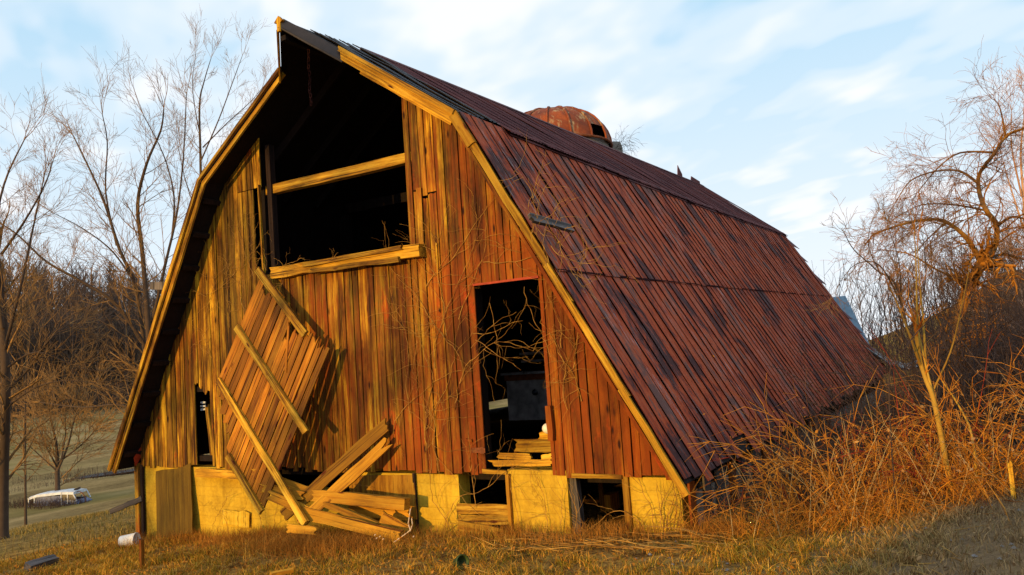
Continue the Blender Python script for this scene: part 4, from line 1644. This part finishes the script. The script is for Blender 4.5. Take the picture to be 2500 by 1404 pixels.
thicket('shaded_thicket', 'grey bramble tangle in the shade under the right eave', 1500, line_spot([(6.7, .9), (6.9, 2.5), (7.0, 5), (7.2, 9), (7.4, 14), (7.6, 20)], .75, .9), 'greycane', (.6, 1.6), (.003, .007), .35, .9, tw=3)
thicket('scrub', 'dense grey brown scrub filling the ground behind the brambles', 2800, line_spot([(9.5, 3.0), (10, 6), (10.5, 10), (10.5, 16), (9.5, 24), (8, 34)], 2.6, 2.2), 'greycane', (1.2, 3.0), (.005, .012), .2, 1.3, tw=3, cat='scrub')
thicket('far_scrub', 'brown scrub rising towards the far treeline at the right', 2000, line_spot([(8, 36), (14, 50), (20, 66), (14, 85)], 12, 8), 'greycane', (3, 7.5), (.012, .03), .10, 1.6, tw=4, cat='scrub')

# ------------------------------------------------------------------ vines on the wall
random.seed(51)


def crawl(S, start, n, step, dirx, diry, y=-.06, r0=.006, r1=.002, kids=3, wob=.55, kick=.0):
    """a vine creeping over the wall plane"""
    ang = math.atan2(diry, dirx)
    p = Vector(start)
    pts = [p]
    for i in range(n):
        ang += R_(-wob, wob)
        p = p + Vector((math.cos(ang), 0, math.sin(ang))) * step
        p.y = y + R_(-.03, .02) - kick * (i / n)
        pts.append(p)
    S.line(pts, r0, r1)
    if kids:
        for _ in range(kids):
            q = random.choice(pts[1:])
            a2 = ang + R_(-1.6, 1.6)
            crawl(S, q, max(4, int(n * .5)), step * .8, math.cos(a2), math.sin(a2), y, r1 * 1.3, r1 * .6, 0 if n < 9 else 1, wob * 1.05, kick + .05)


def vine(label, starts, n, step, seed, y=-.06, kids=4, r0=.006, kick=0.0, wob=.30):
    random.seed(seed)
    S = Segs()
    for (px, py, dx, dy) in starts:
        crawl(S, onY(px, py, y), n + random.randint(-3, 3), step, dx, dy, y, r0 * R_(.7, 1.1), .0022, kids, wob, kick)
    o = S.build('dead_vine', M['vine'], None, 4, origin=onY(starts[0][0], starts[0][1], y))
    return tag(o, label, 'vine', 'dead vines on the barn')


vine('dead vine climbing the boards left of the tall doorway', [(1085, 1300, -.05, 1), (1100, 1310, .1, 1), (1070, 1150, 0, 1), (1110, 1000, .2, 1), (1040, 1100, .1, 1), (1130, 900, 0, 1), (1060, 900, -.1, 1), (1090, 820, .1, 1)], 22, .10, 61, kids=9, r0=.0075)
vine('dead vine sprays hanging across the top of the tall doorway', [(1150, 850, 1, .55), (1155, 815, 1, .05), (1195, 740, .3, -1), (1280, 700, .1, -1), (1160, 830, 1, -.5)], 11, .085, 62, y=-.08, kids=1, kick=.1, wob=.2, r0=.0045)
vine('dead vine matted over the boards right of the tall doorway', [(1385, 1000, .05, 1), (1370, 850, .1, 1), (1400, 900, 0, 1), (1345, 720, .3, 1), (1420, 980, -.1, 1), (1390, 780, -.2, 1), (1330, 650, .1, 1)], 14, .085, 63, kids=9, r0=.0075)
vine('dead vine cluster climbing the right foundation corner', [(1600, 1300, 0, 1), (1620, 1300, .1, 1), (1635, 1300, 0, 1), (1575, 1300, -.1, 1), (1645, 1290, -.05, 1), (1615, 1290, -.1, 1), (1650, 1300, .1, 1)], 11, .075, 64, kids=7, r0=.008)
vine('dead vine crossing the concrete between the two foundation openings', [(1265, 1300, .1, 1), (1370, 1310, -.1, 1), (1340, 1305, 0, 1), (1160, 1240, .1, 1), (1400, 1310, .2, 1)], 11, .09, 65, y=-.09, kids=3)
vine('faint dead vine spread over the boards left of the fallen door', [(520, 900, 0, 1), (560, 800, .1, 1), (500, 780, .2, 1), (600, 760, -.4, 1), (540, 700, .8, .3), (480, 720, 1, .1), (620, 690, .1, 1)], 13, .10, 66, kids=9, r0=.0055)
vine('thin dead vine running up to the loft at mid wall', [(1010, 900, .1, 1), (1000, 1010, 0, 1), (1120, 780, .5, 1), (1180, 640, 1, .1), (960, 1060, .2, 1), (1040, 700, .4, .8)], 17, .11, 67, kids=5, r0=.0065)
vine('dry vine nest hanging on the loft sill beam', [(680, 655, 1, .1), (690, 660, .3, -1), (800, 636, 1, .1), (650, 660, -.2, .8)], 8, .06, 68, y=-.25, kids=5, r0=.004, wob=.55)
vine('dead vine tangled round the grey plank on the roof edge', [(1310, 560, .2, 1), (1300, 590, .1, 1), (1340, 640, -.2, 1), (1320, 540, 1, .1), (1360, 690, -.3, 1), (1345, 600, .4, -1), (1330, 560, 1, -.3), (1290, 520, .1, 1)], 9, .085, 69, y=-.62, kids=4, r0=.005)
vine('dead vine on the foundation behind the fallen boards', [(560, 1310, 0, 1), (640, 1310, .05, 1), (665, 1310, -.05, 1), (880, 1290, .1, 1), (920, 1290, 0, 1), (945, 1300, .1, 1), (520, 1290, .1, 1)], 9, .08, 70, y=-.10, kids=3)
# vine crown on the silo chute
S = Segs()
random.seed(71)
for _ in range(60):
    p = ck + Vector((R_(-.4, .9), R_(-.4, .2), R_(-.3, .3)))
    cane(S, p, (rv(1) + Vector((.5, 0, .2))).normalized(), R_(.4, 1.1), .008, .5, n=5, twigs=2, wob=.3)
o = S.build('dead_vine', M['greycane'], None, 3, origin=ck)
tag(o, 'bushy dead vine crowning the silo chute behind the roof', 'vine')

# ------------------------------------------------------------------ grass


def blades(name, label, pts, hmin, hmax, wid, mat, lean=.6, cat='grass'):
    n = len(pts)
    rng = np.random.default_rng(len(name) + n)
    Pz = np.array(pts)
    ang = rng.uniform(0, 2 * np.pi, n)
    h = rng.uniform(hmin, hmax, n)
    ln_ = rng.uniform(0, lean, n) * h
    w = rng.uniform(.5, 1.0, n) * wid
    a2 = rng.uniform(0, 2 * np.pi, n)
    dx, dy = np.cos(ang), np.sin(ang)
    sx, sy = np.cos(a2) * w, np.sin(a2) * w
    V = np.zeros((n, 5, 3))
    V[:, 0] = Pz + np.stack([-sx, -sy, 0 * w], 1)
    V[:, 1] = Pz + np.stack([sx, sy, 0 * w], 1)
    mid = Pz + np.stack([dx * ln_ * .35, dy * ln_ * .35, h * .6], 1)
    V[:, 2] = mid + np.stack([sx * .7, sy * .7, 0 * w], 1)
    V[:, 3] = mid + np.stack([-sx * .7, -sy * .7, 0 * w], 1)
    V[:, 4] = Pz + np.stack([dx * ln_, dy * ln_, h], 1)
    b = (np.arange(n) * 5)[:, None]
    F = np.concatenate([b + np.array([[0, 1, 2]]), b + np.array([[0, 2, 3]]), b + np.array([[3, 2, 4]])], 1).reshape(-1, 3)
    o = mesh_obj(name, np_mesh(name, V.reshape(-1, 3), F), M[mat])
    return tag(o, label, cat, kind='stuff')


random.seed(81)


def spots(n, x0, x1, y0, y1, dens=None):
    out = []
    while len(out) < n:
        x, y = R_(x0, x1), R_(y0, y1)
        if dens and random.random() > dens(x, y):
            continue
        if y > -.02 and -5.75 < x < 5.7:
            continue
        out.append((x, y, H(x, y) - .01))
    return out


clump = lambda x, y: .25 + .75 * sm(-.15, .35, noise.noise((x * 1.1, y * 1.1, 9.0)) + .5 * noise.noise((x * 4, y * 4, 2.0)))
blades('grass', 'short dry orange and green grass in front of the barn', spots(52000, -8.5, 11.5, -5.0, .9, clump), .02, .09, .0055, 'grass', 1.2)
random.seed(85)
tus = []
while len(tus) < 46000:
    x, y = R_(-8, 11), R_(-4.6, .6)
    if y > -.1 and x < 5.8 or noise.noise((x * .8, y * .8, 20.0)) < R_(-.35, .35):
        continue
    q = R_(.03, .10)
    for _ in range(random.randint(12, 30)):
        a, r_ = R_(0, 6.28), q * math.sqrt(random.random())
        tus.append((x + r_ * math.cos(a), y + r_ * math.sin(a), H(x, y) - .01))
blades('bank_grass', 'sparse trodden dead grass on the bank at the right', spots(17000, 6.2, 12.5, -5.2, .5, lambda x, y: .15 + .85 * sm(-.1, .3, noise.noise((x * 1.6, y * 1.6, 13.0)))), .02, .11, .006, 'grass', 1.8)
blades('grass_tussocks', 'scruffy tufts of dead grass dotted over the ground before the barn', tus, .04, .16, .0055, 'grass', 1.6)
LV, LF = [], []
for _ in range(5000):
    x, y = R_(-8, 11), R_(-4.6, .5)
    if y > -.05 and -5.7 < x < 5.7:
        continue
    c = Vector((x, y, H(x, y) + R_(.01, .07)))
    a = rv(1).normalized()
    b_ = a.cross(rv(1)).normalized()
    l_ = R_(.015, .035)
    k_ = len(LV)
    LV += [c - a * l_, c + b_ * l_ * .5, c + a * l_, c - b_ * l_ * .5]
    LF.append((k_, k_ + 1, k_ + 2, k_ + 3))
o = mesh_obj('fallen_leaves', np_mesh('fallen_leaves', np.array([tuple(q) for q in LV]), np.array(LF)), M['straw'])
tag(o, 'curled dead leaves scattered through the grass', 'leaves', kind='stuff')
edge_d = lambda x, y: math.exp(-((y + .25 + .2 * math.sin(x * 2)) / .35) ** 2) * (.4 + .6 * sm(-.2, .3, noise.noise((x * 1.4, y, 4.0))))
blades('weeds', 'taller dead orange weeds along the foot of the barn wall', spots(9000, -5.7, 6.5, -1.2, -.03, edge_d), .08, .30, .0032, 'straw', .9)
pile = lambda x, y: math.exp(-((x - .1) / 1.1) ** 2 - ((y + 1.05) / .38) ** 2)
blades('dead_weeds', 'heap of dead brown weeds at the tips of the fallen boards', spots(5000, -2.4, 2.6, -2.0, -.3, pile), .08, .34, .003, 'straw', 1.3)
blades('meadow_grass', 'coarse olive meadow grass sloping down at the left', spots(32000, -34, -5.8, -5, 26, lambda x, y: .3 + .7 * sm(-.1, .4, noise.noise((x * .3, y * .3, 1)))), .06, .20, .011, 'meadow', 1.0)
S = Segs()
random.seed(83)
for _ in range(420):
    x, y = R_(-7, 9), R_(-3.2, -.1)
    p = Vector((x, y, H(x, y) + R_(.01, .05)))
    a = R_(0, 6.28)
    d = Vector((math.cos(a), math.sin(a) * .6, R_(-.05, .2)))
    l = R_(.08, .4)
    S.line([p, p + d * l * .5 + rv(.02), p + d * l + rv(.03)], R_(.003, .007), .002)
for _ in range(160):
    x, y = R_(3.2, 6.8), R_(-1.1, -.2)
    p = Vector((x, y, H(x, y) + R_(.01, .08)))
    a = R_(-.5, .5) + (math.pi if random.random() < .5 else 0)
    l = R_(.2, .7)
    d = Vector((math.cos(a), math.sin(a), R_(-.02, .12)))
    S.line([p, p + d * l * .5 + rv(.03), p + d * l], R_(.004, .010), .003)
o = S.build('fallen_twigs', M['vine'], None, 4, kind='stuff', origin=(3, -1, 0))
tag(o, 'scattered dead twigs lying on the grass before the barn', 'twigs')
# clods and stones on the bank
m = MB()
random.seed(86)
for _ in range(260):
    x, y = R_(5.5, 11), R_(-5, .2)
    q = R_(.008, .035)
    c = Vector((x, y, H(x, y) + q * .3))
    top = [c + Vector((R_(.6, 1.2) * q * math.cos(a), R_(.6, 1.2) * q * math.sin(a), R_(-.2, .3) * q)) for a in (0, 1.26, 2.5, 3.8, 5.0)]
    m.add(top + [c + Vector((0, 0, q * R_(.5, .9)))], [(k, (k + 1) % 5, 5) for k in range(5)])
o = m.build('pebbles', M['stone'], origin=(8, -2, .4), kind='stuff')
tag(o, 'small stones and clods scattered on the bank at the right', 'pebbles')
# reeds on the creek bank
S = Segs()
for _ in range(7000):
    y = R_(12, 80)
    x = -72 - 3 * math.sin(y * .06) + random.gauss(0, 1.5)
    p = Vector((x, y, H(x, y)))
    S.seg(p, p + Vector((R_(-.2, .2), R_(-.2, .2), R_(.2, .7))), .018, .008)
o = S.build('creek_reeds', M['greycane'], None, 3, kind='stuff', origin=(-72, 45, -7))
tag(o, 'dark dead reeds lining the ditch across the meadow', 'reeds')
# weeds round the van
random.seed(84)
S = Segs()
for _ in range(900):
    x, y = vb.x + R_(-4.5, 3.5), vb.y + R_(-2.6, .4)
    p = Vector((x, y, H(x, y)))
    cane(S, p, (Z * 1.2 + rv(.6)).normalized(), R_(.3, .8), .012, .2, n=3, twigs=1)
o = S.build('van_weeds', M['greycane'], None, 3, kind='stuff', origin=vb)
tag(o, 'dark dead weeds growing up round the abandoned van', 'weeds')

# ------------------------------------------------------------------ far wood
random.seed(91)
S = Segs()


def far_tree(x, y, h):
    p = Vector((x, y, H(x, y) - .3))
    top = p + Vector((R_(-.8, .8), R_(-.8, .8), h))
    r = h * .0105
    S.line([p, p.lerp(top, .5) + rv(.3), top], r, r * .25)
    for k in range(random.randint(15, 22)):
        t = R_(.30, .90)
        q = p.lerp(top, t)
        a = R_(0, 6.28)
        d = Vector((math.cos(a), math.sin(a), R_(.9, 2.2))).normalized()
        l = h * R_(.18, .36) * (1.1 - t * .45)
        e = q + d * l
        S.line([q, q + d * l * .55 + rv(.15), e], r * .42, r * .12)
        for _ in range(3):
            s_ = q.lerp(e, R_(.35, .95))
            S.seg(s_, s_ + (d + rv(.9)).normalized() * l * R_(.25, .55), r * .2, r * .1)


for _ in range(850):
    x = -184 - 110 * random.random() ** 1.5
    y = -10 + (9.4 - x) * R_(.42, .80)
    far_tree(x, y, R_(15, 26))
for _ in range(420):
    x = R_(-187, -176)
    y = -10 + (9.4 - x) * R_(.42, .80)
    far_tree(x, y, R_(3, 8))
for _ in range(240):
    x, y = R_(-10, 110), R_(120, 200)
    far_tree(x, y, R_(8, 13))
o = S.build('far_wood', M['forest'], None, 3, kind='stuff', origin=(-180, 100, 0))
tag(o, 'bare brown woodland covering the hill beyond the meadow', 'woodland')

# ------------------------------------------------------------------ unseen bare trees added behind the camera to dapple the wall with shadow
random.seed(95)
for k, (x, y, h) in enumerate(((-7.5, -44, 13), (-1.5, -58, 15), (-13, -52, 14), (-17, -36, 11))):
    S = Segs()
    b0 = Vector((x, y, H(x, y)))
    root = empty('dapple_tree', b0, 'unseen bare tree added behind the camera for dappled shade', 'tree', 'unseen trees added behind the camera')
    T = MB()
    path = smooth([b0 - Z * .2, b0 + Vector((.1, 0, h * .3)), b0 + Vector((-.2, .1, h * .6)), b0 + Vector((.1, 0, h * .92))], 4)
    T.tube(path, [.16 - .012 * i for i in range(len(path))], 7)
    for i in range(4, len(path)):
        for _ in range(4):
            a = R_(0, 6.28)
            grow(S, path[i], Vector((math.cos(a), math.sin(a), R_(.2, .8))).normalized(), R_(1.6, 3.2), .05, 2, nk=4, rmin=.012)
    T.build('trunk', M['bark'], root, origin=b0)
    S.build('crown', M['twig'], root, 3, origin=b0)

# ------------------------------------------------------------------ unseen house added behind the camera to shade the right-hand side
hx0, hx1, hy0, hy1 = 6.9, 16.5, -31.0, -23.0
hz = 1.2
fh = empty('shade_house', ((hx0 + hx1) / 2, (hy0 + hy1) / 2, hz), 'unseen white house added behind the camera to shade the right side', 'house')
m = MB()
m.box((hx0, hy0, hz), (hx1, hy1, 6.2))
for x in (hx0, hx1 - .12):
    m.extrude([(x, hy0, 6.2), (x, hy1, 6.2), (x, (hy0 + hy1) / 2, 8.5)], (.12, 0, 0))
m.build('wall', M['white'], fh, origin=(hx0, hy0, hz))
m = MB()
ym = (hy0 + hy1) / 2
for ye in (hy0 - .4, hy1 + .4):
    m.extrude([(hx0 - .25, ye, 6.05), (hx1 + .25, ye, 6.05), (hx1 + .25, ym, 8.62), (hx0 - .25, ym, 8.62)], (0, 0, .12))
m.build('roof', M['black'], fh, origin=(hx0, ym, 6))
for x in (8.2, 10.2, 14.2):
    for z in (2.3, 4.6):
        m = MB()
        m.box((x - .45, hy1 + .005, z), (x + .45, hy1 + .05, z + 1.3))
        w_ = m.build('window', M['darkmetal'], fh, origin=(x, hy1, z))
        m = MB()
        m.box((x - .52, hy1 + .006, z - .10), (x + .52, hy1 + .09, z - .005))
        m.build('sill', M['white'], w_, origin=(x, hy1, z))
m = MB()
m.box((11.8, hy1 + .005, hz + .1), (12.8, hy1 + .06, hz + 2.2))
m.build('door', M['redtin'], fh, origin=(12.3, hy1, hz))
